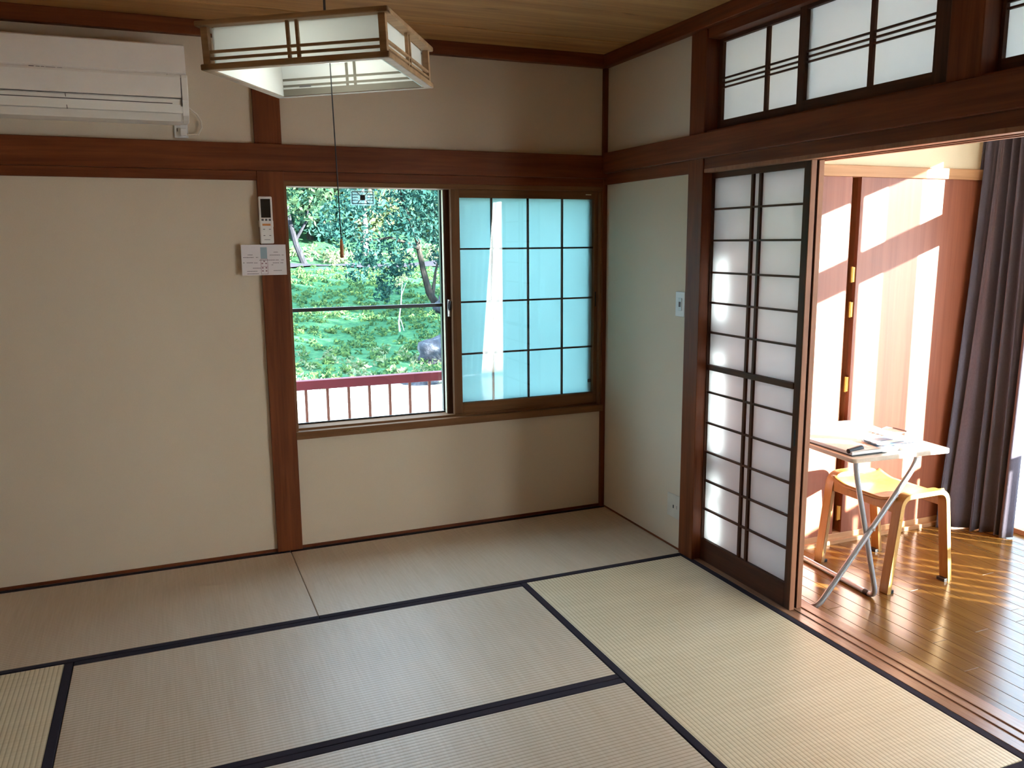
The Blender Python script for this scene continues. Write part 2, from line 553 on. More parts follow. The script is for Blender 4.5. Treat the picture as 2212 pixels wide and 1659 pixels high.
def thing(name, label, cat, group=None, loc=(0, 0, 0), kind=None):
    o = bpy.data.objects.new(name, None)
    o.empty_display_size = 0.1
    COL.objects.link(o)
    o.location = loc
    return tag(o, label, cat, group, kind)

def struct(name, label=None):
    o = bpy.data.objects.new(name, None)
    o.empty_display_size = 0.1
    COL.objects.link(o)
    o['kind'] = 'structure'
    if label:
        o['label'] = label
    return o

def st(o, label=None):
    o['kind'] = 'structure'
    if label:
        o['label'] = label
    return o

ZC = 2.45          # ceiling height
FZ = -0.03         # floor of the sunroom
XW, YF = -3.52, -5.0
XO = 1.80          # inner face of the sunroom's outer wall
YC = -0.94         # closet front

# ================================================================== ROOM SHELL
w = MB()
w.box(XW - .15, -1.695, 0, .20, -.6, 2.6).box(-1.695, -.015, 0, .20, -.6, .557).box(-1.695, -.015, 0, .20, 1.78, 2.6)
w.box(-.015, XO + .15, 0, .20, -.6, 2.6)
st(w.build('wall_back', PLASTER), 'beige cloth back wall with the garden window in it')
w = MB()
w.box(0, .12, -.90, 0, -.1, 2.45).box(0, .12, -3.47, -.90, 2.36, 2.45)
w.box(0, .12, YF, -3.47, -.1, 2.45)
st(w.build('wall_right', PLASTER), 'beige cloth wall beside the sliding shoji door')
st(box('wall_left', PLASTER, None, XW - .15, XW, YF, 0, -.6, 2.6, 0))
st(box('wall_front', PLASTER, None, XW - .15, .12, YF - .15, YF, -.6, 2.6, 0))
w = MB()      # sunroom outer wall with its long opening
w.box(XO, XO + .15, -1.0, 0, -.6, 2.6).box(XO, XO + .15, -4.80, -1.0, 2.07, 2.6).box(XO, XO + .15, -4.80, -1.0, -.6, -.03)
w.box(XO, XO + .15, YF, -4.80, -.6, 2.6)
st(w.build('wall_outer', PLASTER_S), 'cream outer wall of the sunroom with the tall garden window')
w = MB()      # end of the sunroom with the far glazed door
w.box(.12, .75, YF - .15, YF, -.6, 2.6).box(1.68, XO + .15, YF - .15, YF, -.6, 2.6).box(.75, 1.68, YF - .15, YF, 2.02, 2.6).box(.75, 1.68, YF - .15, YF, -.6, -.03)
st(w.build('wall_end', PLASTER_S), 'cream end wall of the sunroom')
w = MB()      # closet: wall above the doors and its cheek
w.box(.12, XO, YC + .01, YC + .08, 1.835, 2.45)
st(w.build('wall_closet', PLASTER_S), 'cream wall above the closet doors')

# --- ceiling boards
ceil = st(box('ceiling', W_X, None, XW - .15, .06, YF - .15, .0, ZC + .012, ZC + .06, 0), 'wooden board ceiling of the tatami room')
ys = [-.04 + .04, -.30]
while ys[-1] > YF:
    ys.append(ys[-1] - .478)
for i in range(len(ys) - 1):
    dz = (i % 2) * .0015
    box('ceiling_board', CEIL_W, ceil, XW, 0, max(ys[i + 1], YF) + .0025, ys[i] - .0025, ZC + dz, ZC + .012 + dz, .002)
st(box('ceiling', PLASTER_S, None, .06, XO + .15, YF - .15, .0, 2.45, 2.52, 0), 'plain cream ceiling of the sunroom')
st(box('roof', OUTER_W, None, XW - .5, XO + .45, YF - .5, .55, 2.62, 2.78, 0), 'flat roof slab over both rooms')

# --- floors
floor = st(box('floor', W_X, None, XW, 0, YF, 0, -.12, -.055, 0), 'floor base under the tatami mats and boards')
box('subfloor', W_X, floor, .10, XO, YF, 0, -.12, -.046, 0)
box('hall_board', FLOOR_W, floor, XW, 0, YF, -3.475, -.055, -.004, .002)
PW = .0758
k = 0
x = .152
while x < XO - .001:
    x1 = min(x + PW, XO)
    off = [0.0, .62, 1.21, .31, .93, 1.52][k % 6]
    y = YC + .02 - 0.0
    ye = y - (1.01 if k % 3 == 0 else off if off > .1 else 1.82)
    while y > YF:
        ye = max(ye, YF)
        box('floor_board', FLOOR_W, floor, x + .0007, x1 - .0007, ye + .0005, y - .0005, -.046, FZ, .0012)
        y = ye
        ye = y - 1.82
    x = x1
    k += 1

# --- sill with two grooves, kamoi with two grooves
sill = struct('trim_1', 'grooved wooden door sill between mats and boards')
for a, b in ((0.0, .030), (.058, .070), (.098, .150)):
    box('ridge', SILL_Y, sill, a, b, -3.47, -.90, -.05, 0, .0015)
box('track_bed', SILL_Y, sill, .001, .149, -3.47, -.90, -.055, -.004, 0)
kam = struct('trim_2', 'wooden head rail over the sliding door')
box('head_rail', W_Y, kam, -.012, .12, -3.47, -.90, 1.802, 1.955, .002)
for a, b in ((-.012, .028), (.060, .070), (.100, .12)):
    box('ridge', EDGE_Z, kam, a, b, -3.47, -.90, 1.787, 1.8025, .001)
# nageshi beams
st(box('trim_3', W_X, None, XW, -.0005, -.040, 0, 1.822, 1.941, .003), 'long reddish beam across the back wall')
st(box('trim_4', W_X, None, XW, -.0005, -.016, .002, 1.780, 1.8222, .002), 'thin dark rail under the back wall beam')
st(box('trim_5', W_Y, None, -.037, .0, -3.47, -.041, 1.848, 1.953, .003), 'long reddish beam above the shoji door')
st(box('trim_6', W_Y, None, -.012, .0, -.80, -.017, 1.790, 1.8482, .002), 'thin rail under the beam beside the shoji door')
# pillars
st(box('trim_7', W_Z, None, -1.812, -1.692, -.020, .002, 0, 2.386, .003), 'broad reddish pillar left of the garden window')
st(box('trim_8', W_Z, None, -.024, -.0004, -.024, .002, 0, 2.386, .002), 'slim corner post of the tatami room')
st(box('trim_9', W_Z, None, -.018, .1205, -.912, -.800, 0, 2.386, .003), 'reddish pillar beside the shoji door')
st(box('trim_10', W_Z, None, -.018, .1205, -2.255, -2.140, 1.955, 2.386, .003), 'short post between the transom lights')
st(box('trim_11', W_Z, None, -.018, .1205, -3.56, -3.45, 0, 2.386, .003))
# ceiling mouldings
st(box('trim_12', W_X, None, XW, 0, -.040, 0, 2.386, 2.4505, .003), 'dark moulding where back wall meets ceiling')
st(box('trim_13', W_Y, None, -.040, 0, YF, -.0405, 2.386, 2.4505, .003), 'dark moulding where right wall meets ceiling')
st(box('baseboard_back', W_X, None, XW, -.0245, -.006, 0.001, 0, .014, .001), 'thin wooden strip at the foot of the back wall')
st(box('baseboard_right', W_Y, None, -.005, 0.001, -.80, -.025, 0, .008, .001), 'thin wooden strip at the foot of the right wall')

# ================================================================== TATAMI MATS
def tatami(name, label, x0, x1, y0, y1, long_axis):
    t = thing(name, label, 'tatami mat', 'tatami mats', ((x0 + x1) / 2, (y0 + y1) / 2, -.05))
    cx, cy = t.location[0], t.location[1]
    g = .0012
    b = .030
    zt = 0.0
    mm = TAT_X if long_axis == 'x' else TAT_Y
    if long_axis == 'x':
        MB().box(x0 + g - cx, x1 - g - cx, y0 + b - cy, y1 - b - cy, -.004, .05).build('woven_cover', mm, t, .003)
        for a, c in ((y0 + g, y0 + b + .001), (y1 - b - .001, y1 - g)):
            MB().box(x0 + g - cx, x1 - g - cx, a - cy, c - cy, -.004, .0512).build('cloth_border', HERI, t, .003)
    else:
        MB().box(x0 + b - cx, x1 - b - cx, y0 + g - cy, y1 - g - cy, -.004, .05).build('woven_cover', mm, t, .003)
        for a, c in ((x0 + g, x0 + b + .001), (x1 - b - .001, x1 - g)):
            MB().box(a - cx, c - cx, y0 + g - cy, y1 - g - cy, -.004, .0512).build('cloth_border', HERI, t, .003)
    return t

tatami('tatami_mat', 'tatami mat under the garden window, short end at the room corner', -1.752, -.002, -.843, -.006, 'x')
tatami('tatami_mat', 'tatami mat along the wall under the air conditioner', -3.515, -1.752, -.843, -.006, 'x')
tatami('tatami_mat', 'tatami mat lying lengthwise beside the shoji door sill', -.872, -.002, -2.598, -.843, 'y')
tatami('tatami_mat', 'central tatami mat with a black border all round, shining bluish', -2.638, -.872, -1.730, -.843, 'x')
tatami('tatami_mat', 'tatami mat in front of the central one, cut by the picture edge', -2.638, -.872, -2.598, -1.730, 'x')
tatami('tatami_mat', 'yellowish tatami mat at the left edge, ribs running towards the wall', -3.515, -2.638, -2.598, -.843, 'y')
tatami('tatami_mat', 'tatami mat at the near right corner, only its border in view', -1.752, -.002, -3.47, -2.598, 'x')

# ================================================================== WINDOW 1 (garden window)
win = struct('window_1', 'sliding garden window, clear half open to trees and frosted gridded half')
box('sill_board', SASH_X, win, -1.695, -.015, -.026, .012, .556, .594, .003)
box('sill_track', SASH_X, win, -1.695, -.015, .012, .098, .556, .604, .002)
box('track_rib', BLACK_AL, win, -1.68, -.05, .096, .104, .56, .612, .001)
box('head_frame', SASH_X, win, -1.695, -.015, -.012, .098, 1.757, 1.780, .002)
box('side_frame', SASH_Z, win, -1.695, -1.681, -.012, .098, .594, 1.757, .002)
box('side_frame', SASH_Z, win, -.036, -.015, -.012, .098, .594, 1.757, .002)
# front inner sash, with frosted glass and grid
sx0, sx1, sy0, sy1 = -.874, -.0365, .014, .044
s = box('inner_sash', SASH_Z, win, sx0, -.828, sy0, sy1, .604, 1.757, .002)
box('stile', SASH_Z, s, -.058, sx1, sy0, sy1, .604, 1.757, .002)
box('top_rail', SASH_X, s, -.828, -.058, sy0, sy1, 1.717, 1.757, .002)
box('bottom_rail', SASH_X, s, -.828, -.058, sy0, sy1, .604, .660, .002)
mx = [-.648, -.443, -.243]
mz = [.917, 1.188, 1.460]
for a in mx:
    box('muntin', DK_Z, s, a - .0045, a + .0045, .028, .040, .660, 1.717, 0)
for a in mz:
    box('muntin', DK_X, s, -.828, -.058, .0285, .0395, a - .0045, a + .0045, 0)
xs_ = [-.828] + mx + [-.058]
zs_ = [.660] + mz + [1.717]
for i in range(4):
    for j in range(4):
        box('frosted_pane', FROST_C, s, xs_[i] + .0005, xs_[i + 1] - .0005, .0402, .0425, zs_[j] + .0005, zs_[j + 1] - .0005, 0)
box('front_glass', GLASS, s, -.828, -.058, .0225, .0265, .660, 1.717, 0)
box('finger_pull', BLACK_PL, s, -.052, -.044, .0125, .0145, 1.14, 1.22, .001)
box('maker_plate', CREAM, s, -.112, -.079, .0130, .0142, 1.737, 1.743, 0)
box('small_sticker', GREY_INK, s, -.088, -.068, .0215, .0224, .718, .736, 0)
# second inner sash pushed behind the first
s2 = box('rear_sash', DK_Z, win, -.900, -.866, .052, .082, .604, 1.757, .002)
box('stile', DK_Z, s2, -.085, -.050, .052, .082, .604, 1.757, .002)
box('top_rail', DK_X, s2, -.866, -.085, .052, .082, 1.717, 1.757, .002)
box('bottom_rail', DK_X, s2, -.866, -.085, .052, .082, .604, .660, .002)
box('seal_strip', CREAM, s2, -.9035, -.9005, .055, .079, .606, 1.755, 0)
box('pane', GLASS, s2, -.866, -.085, .065, .069, .660, 1.717, 0)
lk = box('lock_case', CHROME, s2, -.892, -.874, .040, .0515, 1.115, 1.205, .002)
MB().tube([(-.883, .038, 1.150), (-.883, .030, 1.168), (-.879, .030, 1.195)], .0045, 8).build('lock_lever', BLACK_PL, s2, 0, True)
# outer black aluminium sashes
s3 = box('outer_sash', BLACK_AL, win, -.884, -.848, .112, .140, .600, 1.775, .001)
box('stile', BLACK_AL, s3, -1.695, -1.668, .112, .140, .600, 1.775, .001)
box('mid_rail', BLACK_AL, s3, -1.668, -.884, .112, .140, 1.163, 1.180, .001)
box('top_rail', BLACK_AL, s3, -1.668, -.884, .112, .140, 1.762, 1.780, .001)
box('bottom_rail', BLACK_AL, s3, -1.668, -.884, .112, .140, .585, .604, .001)
box('pane', GLASS, s3, -1.668, -.884, .124, .128, 1.180, 1.762, 0)
box('pane', GLASS, s3, -1.668, -.884, .124, .128, .604, 1.163, 0)
s4 = box('outer_sash', BLACK_AL, win, -.890, -.855, .150, .178, .600, 1.775, .001)
box('stile', BLACK_AL, s4, -.045, -.016, .150, .178, .600, 1.775, .001)
box('pane', GLASS, s4, -.855, -.045, .162, .166, .585, 1.775, 0)
# reflection of a lattice, drawn as thin dark bars on the upper clear pane
dc = thing('lattice_reflection', 'small black lattice reflection painted high on the clear window pane', 'reflection', None, (-1.296, .1238, 1.7155))
MB().box(-.0605, .0605, -.0004, 0, -.0375, .0375).build('reflection_surround', sheer('pale_reflection_film', (0.45, 0.60, 0.62, 1), .72), dc)
b = MB()
for z in (-.0285, .0285):
    b.box(-.0525, .0525, -.0012, -.0004, z - .0018, z + .0018)
for x in (-.0525, .0525):
    b.box(x - .0018, x + .0018, -.0012, -.0004, -.0285, .0285)
b.build('border', BLACK_PL, dc)
MB().box(-.0125, .0125, -.0014, -.0004, -.0125, .0135).build('centre_square', BLACK_PL, dc)
for sx in (-1, 1):
    for z in (-.013, 0.001, .015):
        MB().box(min(sx * .052, sx * .022), max(sx * .052, sx * .022), -.0011, -.0004, z - .0015, z + .0015).build('lattice_bar', BLACK_AL, dc)
    for sz in (-1, 1):
        MB().prism([(sx * .0125, sz * .0125), (sx * .0160, sz * .0110), (sx * .0290, sz * .0270), (sx * .0255, sz * .0285)], 'y', -.0011, -.0004).build('lattice_bar', BLACK_AL, dc)

# ================================================================== SHOJI DOOR LEAVES
def shoji_leaf(name, label, x0, x1, s0, s1, edge_mat):
    """leaf in the plane x0..x1, s measured along -y; panes in two halves of six rows, two columns"""
    d = struct(name, label)
    zt, zb = 1.790, -.003
    box('stile', DK_Z, d, x0, x1, -(s0 + .032), -s0, zb, zt, .0015)
    st2 = box('stile', DK_Z, d, x0, x1, -(s1 - .0045), -(s1 - .038), zb, zt, .0015)
    box('edge_strip', edge_mat, d, x0 + .0008, x1 - .0008, -s1, -(s1 - .0046), zb, zt, .001)
    a0, a1 = s0 + .032, s1 - .038
    box('top_rail', DK_Y, d, x0, x1, -a1, -a0, 1.763, zt, .0015)
    box('middle_rail', DK_Y, d, x0 - .004, x1, -a1, -a0, .912, .936, .0015)
    box('bottom_board', DK_Y, d, x0, x1, -a1, -a0, zb, .103, .0015)
    mid = (1.183, 1.232)
    for (z0, z1, rows, dx) in ((.936, 1.763, (1.082, 1.217, 1.352, 1.4935, 1.630), 0.0), (.103, .912, (.249, .387, .525, .663, .807), 0.0)):
        for c in mid:
            box('upright_bar', DK_Z, d, x0 + .004, x1 - .008, -(c + .0085), -(c - .0055 + .0) , z0, z1, .0008)
        zz = [z0] + list(rows) + [z1]
        for r in rows:
            box('cross_bar', DK_Y, d, x0 + .0045, x1 - .0085, -a1, -a0, r - .0042, r + .0042, .0006)
        cols = ((a0, mid[0] - .0055), (mid[0] + .0085, mid[1] - .0055), (mid[1] + .0085, a1))
        for j in range(6):
            for (c0, c1) in cols:
                lo = zz[j] + (.0042 if j else 0)
                hi = zz[j + 1] - (.0042 if j < 5 else 0)
                box('pane', SHOJI_P, d, x1 - .0105, x1 - .0085, -c1, -c0, lo, hi, 0)
    # finger pull
    box('finger_pull', BLACK_PL, d, x0 - .0006, x0 + .004, -(s1 - .013), -(s1 - .024), .685, .752, .001)
    return d
shoji_leaf('door_1', 'front shoji sliding leaf with milky panes in a dark grid', .031, .057, .885, 1.532, EDGE_Z)
shoji_leaf('door_2', 'second shoji leaf slid behind the front one', .071, .097, .885, 1.528, EDGE_Z)

# ================================================================== TRANSOM LIGHTS (ranma)
def ranma(name, label, x0, x1, s0, s1, g0, g1, bar):
    d = struct(name, label)
    z0, z1, gb, gt = 1.962, 2.366, 2.008, 2.332
    box('stile', DK_Z, d, x0, x1, -g0, -s0, z0, z1, .0015)
    box('stile', DK_Z, d, x0, x1, -s1, -g1, z0, z1, .0015)
    box('top_rail', DK_Y, d, x0, x1, -g1, -g0, gt, z1, .0015)
    box('bottom_rail', DK_Y, d, x0, x1, -g1, -g0, z0, gb, .0015)
    bars = (2.145, 2.1635, 2.183)
    box('upright_bar', DK_Z, d, x0 + .003, x1 - .006, -(bar + .009), -(bar - .009), gb, gt, .0008)
    for z in bars:
        box('cross_bar', DK_Y, d, x0 + .0035, x1 - .0065, -g1, -g0, z - .0032, z + .0032, .0005)
    for (c0, c1) in ((g0, bar - .009), (bar + .009, g1)):
        box('paper_pane', RANMA_P, d, x1 - .006, x1 - .004, -c1, -c0, gb, 2.1635, 0)
        box('paper_pane', RANMA_P, d, x1 - .006, x1 - .004, -c1, -c0, 2.1635, gt, 0)
    return d
rt = struct('trim_14', 'wooden frame round the transom lights')
box('transom_rail', W_Y, rt, -.004, .115, -3.45, -.912, 1.953, 1.964, .001)
box('transom_rail', W_Y, rt, -.010, .115, -2.14, -.912, 2.346, 2.386, .001)
box('transom_rail', W_Y, rt, -.010, .115, -3.45, -2.255, 2.346, 2.386, .001)
ranma('window_2', 'left transom light with three thin cross bars', .050, .072, .905, 1.492, .936, 1.437, 1.222)
ranma('window_3', 'second transom light from the corner, larger in view', .022, .044, 1.440, 2.140, 1.478, 2.052, 1.793)
ranma('window_4', 'transom light beyond the short post', .050, .072, 2.256, 2.86, 2.268, 2.82, 2.54)
ranma('window_5', 'farthest transom light', .022, .044, 2.80, 3.449, 2.84, 3.40, 3.12)

# ================================================================== SUNROOM: closet, window, end door
cb = struct('trim_15', 'closet surround of light wood')
box('head_trim', CABTRIM_X, cb, .12, XO, YC - .012, YC + .08, 1.786, 1.838, .003)
box('floor_track', CABTRIM_X, cb, .12, XO, YC - .004, YC + .08, -.046, .018, .003)
box('floor_track', CABTRIM_X, cb, .12, XO, YC - .020, YC - .004, -.046, -.010, .002)
cd = thing('folding_closet_door', 'red brown folding closet doors behind the small table', 'closet door', None, (.837, YC, 0))
box('door_leaf', CAB_W, cd, .14 - .837, .811 - .837, .0, .022, .018, 1.786, .001)
box('door_leaf', CAB_W, cd, .867 - .837, 1.76 - .837, .0, .022, .018, 1.786, .001)
box('stile', CABPOST_Z, cd, .811 - .837, .8375 - .837, .052, .070, .018, 1.786, .0015)
box('leaf_edge', CABPOST_Z, cd, .803 - .837, .811 - .837, .0225, .070, .018, 1.786, .001)
box('leaf_edge', CABPOST_Z, cd, .867 - .837, .875 - .837, .0225, .070, .018, 1.786, .001)
box('stile', CABPOST_Z, cd, .8400 - .837, .867 - .837, .052, .070, .018, 1.786, .0015)
box('stile', CABPOST_Z, cd, 1.76 - .837, 1.795 - .837, -.003, .022, .018, 1.786, .0015)
for z in (1.325, 1.155, .785, .46, .12):
    h = MB().tube([(.013, .012, z - .038), (.013, .012, z + .038)], .0060, 8)
    h.box(.0165, .0290, .006, .016, z - .036, z + .036)
    h.build('hinge', BRASS, cd, 0, True)

ow = struct('window_6', 'tall sliding garden window of the sunroom')
AL = plain('silver_aluminium', (0.55, 0.55, 0.56, 1), 0.4, 0.5, 0.3, 0.03)
box('head_frame', AL, ow, XO + .02, XO + .12, -4.80, -1.0, 2.05, 2.07, .001)
box('threshold', CABTRIM_X, ow, XO - .01, XO + .12, -4.80, -1.0, -.046, -.005, .002)
box('transom_bar', AL, ow, XO + .03, XO + .10, -4.80, -1.0, 1.63, 1.765, .002)
WY = (-1.02, -2.16, -3.02, -3.90, -4.78)
for y in WY:
    box('stile', AL, ow, XO + .04, XO + .09, y - .025, y + .025, 0, 2.05, .001)
for b_, a in zip(WY, WY[1:]):
    box('pane', GLASS, ow, XO + .062, XO + .067, a + .025, b_ - .025, -.005, 1.63, 0)
    box('pane', GLASS, ow, XO + .062, XO + .067, a + .025, b_ - .025, 1.765, 2.05, 0)
ed = struct('window_7', 'narrow glazed door at the far end of the sunroom')
for x in (.765, 1.665):
    box('stile', AL, ed, x - .015, x + .015, YF - .09, YF - .04, -.03, 2.02, .001)
box('pane', GLASS, ed, .78, 1.65, YF - .068, YF - .063, -.03, 2.02, 0)

# ================================================================== CURTAINS
def curtain(name, label, cat, fn, nu, nv, material, group=None, th=.004):
    o = MB().grid(fn, nu, nv).build(name, material, None, 0, True)
    so = o.modifiers.new('thickness', 'SOLIDIFY')
    so.thickness = th
    return tag(o, label, cat, group)

def dark_fn(u, v):
    # u 0 at the closet side .. 1 at the free edge; v 0 floor .. 1 rail
    y = -.936 - .326 * u
    ph = u * 2 * math.pi * 6.05 + .5 * math.sin(3 * u * math.pi)
    amp = .034 * (0.75 + .5 * (1 - v))
    xx = 1.700 + amp * math.sin(ph) + .010 * math.sin(2.3 * ph + 1.0)
    xx -= .038 * max(0, 1 - u * 3) ** 2
    out = (1 - v) ** 1.3
    left = max(0.0, 1 - u / .62)
    xx -= out * (.135 * min(1, left * 1.5) + .015)
    y += .03 * out * left * 0 - .02 * math.sin(v * 3.0) * u * .4
    y -= out * .02 * math.sin(ph * .5)
    z = -.0285 + v * 2.177 + .006 * (1 - v) ** 6 * math.sin(ph * .7)
    return (xx, y, z)
curtain('curtain', 'charcoal curtain gathered in folds beside the bright sunroom window', 'curtain', dark_fn, 150, 40, CURTAIN)
box('curtain_rail', AL, None, 1.69, 1.72, -4.85, -.95, 2.155, 2.18, .002)
tag(bpy.data.objects['curtain_rail'], 'slim metal curtain rail above the sunroom window', 'curtain rail')

def sheer_fn(u, v):
    y = -1.53 - .27 * u
    ph = u * 2 * math.pi * 7
    return (1.755 + .005 * math.sin(ph), y, -.01 + v * 2.14)
curtain('sheer_curtain', 'gathered white sheer curtain at the sunroom window', 'curtain', sheer_fn, 100, 6, SHEER, None, .0012)

def drawn_fn(u, v):  # added sheer out of view, a bright diffuser for the tatami room walls
    y = -3.50 - 1.36 * u
    return (1.745 + .022 * math.sin(u * 2 * math.pi * 14) + .006 * math.sin(u * 47), y, -.012 + v * 2.15)
curtain('sheer_curtain', 'added unseen white sheer across the far part of the sunroom window', 'curtain', drawn_fn, 260, 5, sheer('dense_sheer_cloth', (0.96, 0.97, 0.98, 1), 0.01, 0.12), None, .0012)

def drape_fn(u, v):  # added drape out of view, dims the left of the back wall
    return (1.70 + .030 * math.sin(u * 2 * math.pi * 9), -2.98 - .60 * u, -.02 + v * 2.16)
curtain('curtain', 'added unseen charcoal curtain between the open and the veiled part of the sunroom window', 'curtain', drape_fn, 160, 8, CURTAIN)

def end_fn(u, v):      # lit sheer in the far door gap
    x0 = 1.00 + .22 * v
    x1 = 1.76
    x = x0 + (x1 - x0) * u
    return (x, YF + .05 + .010 * math.sin(u * 40), .0 + v * 2.10)
curtain('sheer_curtain', 'narrow sunlit sheer panel at the far end of the sunroom', 'curtain', end_fn, 50, 40, sheer('bright_sheer_cloth', (0.96, 0.97, 0.98, 1), 0.012, 0.12), None, .0012)
def endd(a0, a1, b0, b1):
    def fn(u, v):
        x0 = a0 + (b0 - a0) * v
        x1 = a1 + (b1 - a1) * v
        return (x0 + (x1 - x0) * u, YF + .09 + .02 * math.sin(u * 45), -.02 + v * 2.16)
    return fn
curtain('curtain', 'dark drape left of the far sheer panel', 'curtain', endd(.60, 1.11, .60, 1.30), 60, 8, CURTAIN)

# ================================================================== PENDANT LAMP
HS, LH = .240, .1155
lamp = thing('pendant_lamp', 'square wooden lattice pendant lamp with white panels and a pull cord', 'lamp', None, (-1.79, -1.6943, 1.931))
lamp.rotation_euler = Matrix(((1, 0, 0), (0, 1, 0), (0, 0, 1))).to_euler()
_rz = Matrix.Rotation(math.radians(-30.09), 4, 'Z')
_tilt = Matrix.Rotation(-.0379, 4, 'Y')
lamp.rotation_euler = (_tilt @ _rz).to_euler()
def ring(name, out_, wd, z0, z1):
    for k in range(4):
        b = MB().box(-out_, out_, -out_, -out_ + wd, z0, z1)
        R = Matrix.Rotation(k * math.pi / 2, 3, 'Z')
        b.v = [tuple(R @ Vector(v)) for v in b.v]
        b.build(name, LAMP_W, lamp, .003)
ring('bottom_rail', HS, .026, 0, .015)
ring('top_rail', HS + .004, .030, LH - .013, LH)
for k in range(4):
    R = Matrix.Rotation(k * math.pi / 2, 3, 'Z')
    def rb(b):
        b.v = [tuple(R @ Vector(v)) for v in b.v]
        return b
    H = HS - .006
    rb(MB().box(-H, -H + .018, -H, -H + .018, .015, LH - .013)).build('corner_post', LAMP_W, lamp, .0015)
    for xx in (-.012, .012):
        rb(MB().box(xx - .004, xx + .004, -H + .001, -H + .010, .015, LH - .013)).build('lattice_bar', LAMP_W, lamp, .0008)
    for zz in (.0275, .0435):
        rb(MB().box(-H + .018, H, -H + .0015, -H + .0095, zz - .0032, zz + .0032)).build('lattice_bar', LAMP_W, lamp, .0008)
    rb(MB().box(-HS + .0265, HS - .0265, -HS + .0265, -HS + .0290, .0015, LH - .0135)).build('side_panel', LAMP_P, lamp)
MB().box(-HS + .03, HS - .03, -HS + .03, HS - .03, LH - .013, LH - .009).build('top_panel', LAMP_P, lamp)
b = MB()
prof = [(0.0, .060), (.10, .062), (.118, .072), (.130, .085), (.130, LH - .0135)]
n = 32
for (r_, z_) in prof:
    for k in range(n):
        b.v.append((r_ * math.cos(2 * math.pi * k / n), r_ * math.sin(2 * math.pi * k / n), z_))
for i in range(len(prof) - 1):
    for k in range(n):
        b.f.append((i * n + k, i * n + (k + 1) % n, (i + 1) * n + (k + 1) % n, (i + 1) * n + k))
b.build('lamp_bowl', LAMP_B, lamp, 0, True)
inv = (_tilt @ _rz).inverted()
def L(x, y, z):
    return tuple(inv @ Vector((x - lamp.location[0], y - lamp.location[1], z - lamp.location[2])))
MB().tube([L(-1.79, -1.6943, 2.04), L(-1.79, -1.6943, 2.4495)], .0035, 8).build('hanging_cord', BLACK_PL, lamp, 0, True)
MB().tube([L(-1.784, -1.705, 1.99), L(-1.772, -1.700, 1.505)], .0017, 8).build('pull_cord', BLACK_PL, lamp, 0, True)
MB().tube([L(-1.772, -1.700, 1.508), L(-1.772, -1.700, 1.500), L(-1.7715, -1.700, 1.485), L(-1.7715, -1.700, 1.458), L(-1.7715, -1.700, 1.455)],
          [.002, .0042, .0052, .0058, .003], 10).build('pull_knob', KNOB_W, lamp, 0, True)
b = MB().box(-HS + .030, HS - .030, HS - .0305, HS - .0290, .0015, .020)  # dark strips imitate the backlit outer rail and lattice showing through the panel
b.build('rail_silhouette', LAMP_D, lamp)
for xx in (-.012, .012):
    MB().box(xx - .004, xx + .004, HS - .0302, HS - .0290, .020, LH - .0135).build('lattice_silhouette', LAMP_D, lamp)
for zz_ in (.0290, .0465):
    MB().box(-HS + .030, HS - .030, HS - .0301, HS - .0290, zz_ - .0032, zz_ + .0032).build('lattice_silhouette', LAMP_D, lamp)
MB().box(-.16, -.125, HS - .0310, HS - .0291, .024, .028).build('name_plate', GREY_INK, lamp)

# ================================================================== AIR CONDITIONER
ac = thing('air_conditioner', 'white wall air conditioner over the beam, left edge of the picture', 'air conditioner', None, (-2.5, 0, 2.0))
ax0, ax1 = -2.92 + 2.5, -2.090 + 2.5
def zz(p):
    return [(y, z - 2.0) for (y, z) in p]
body = zz([(0, 2.015), (-.06, 2.005), (-.125, 2.012), (-.170, 2.038), (-.196, 2.075), (-.207, 2.095), (-.212, 2.178), (-.214, 2.190), (-.206, 2.296), (-.190, 2.306), (0, 2.312)])
MB().prism(body, 'x', ax0, ax1).build('body', AC_WHITE, ac, .004)
fp = zz([(-.2145, 2.186), (-.2195, 2.190), (-.2130, 2.298), (-.206, 2.304), (-.203, 2.296), (-.210, 2.190)])
MB().prism(fp, 'x', ax0, ax1 - .002).build('upper_front_panel', AC_WHITE, ac, .002)
fp = zz([(-.2110, 2.092), (-.2180, 2.092), (-.2235, 2.172), (-.2205, 2.182), (-.213, 2.182)])
MB().prism(fp, 'x', ax0, ax1 - .024).build('lower_front_panel', AC_WHITE, ac, .002)
fp = zz([(-.2060, 2.086), (-.2130, 2.086), (-.205, 2.066), (-.182, 2.036), (-.176, 2.041), (-.197, 2.072)])
MB().prism(fp, 'x', ax0, ax1 - .030).build('air_flap', AC_WHITE, ac, .001)
fp = zz([(-.170, 2.034), (-.176, 2.034), (-.135, 2.008), (-.070, 2.000), (-.070, 2.004), (-.132, 2.013)])
MB().prism(fp, 'x', ax0, ax1 - .030).build('lower_flap', AC_WHITE, ac, .001)
fp = zz([(-.10, 2.003), (-.165, 2.028), (-.207, 2.085), (-.2225, 2.172), (-.2195, 2.184), (-.205, 2.18), (-.15, 2.05)])
MB().prism(fp, 'x', ax1 - .022, ax1 + .004).build('end_cap', AC_WHITE, ac, .003)
MB().box(ax1 - .0245, ax1 - .0222, -.2195, -.19, .062, .172).build('gap', AC_GAP, ac)
b = MB()
for (u0, u1, dz) in ((-.36, -.342, .001), (-.336, -.322, 0), (-.318, -.306, 0), (-.302, -.268, -.0003), (-.262, -.245, -.0006)):
    b.box(u0 + .10 + .1, u1 + .10 + .1, -.2207, -.2198, .1795 + dz, .1825 + dz)
b.box(.336, .366, -.2207, -.2198, .1785, .1800).box(.336, .338, -.2207, -.2198, .1785, .1830)
b.build('printing', GREY_INK, ac)['kind'] = 'stuff'
b = MB()
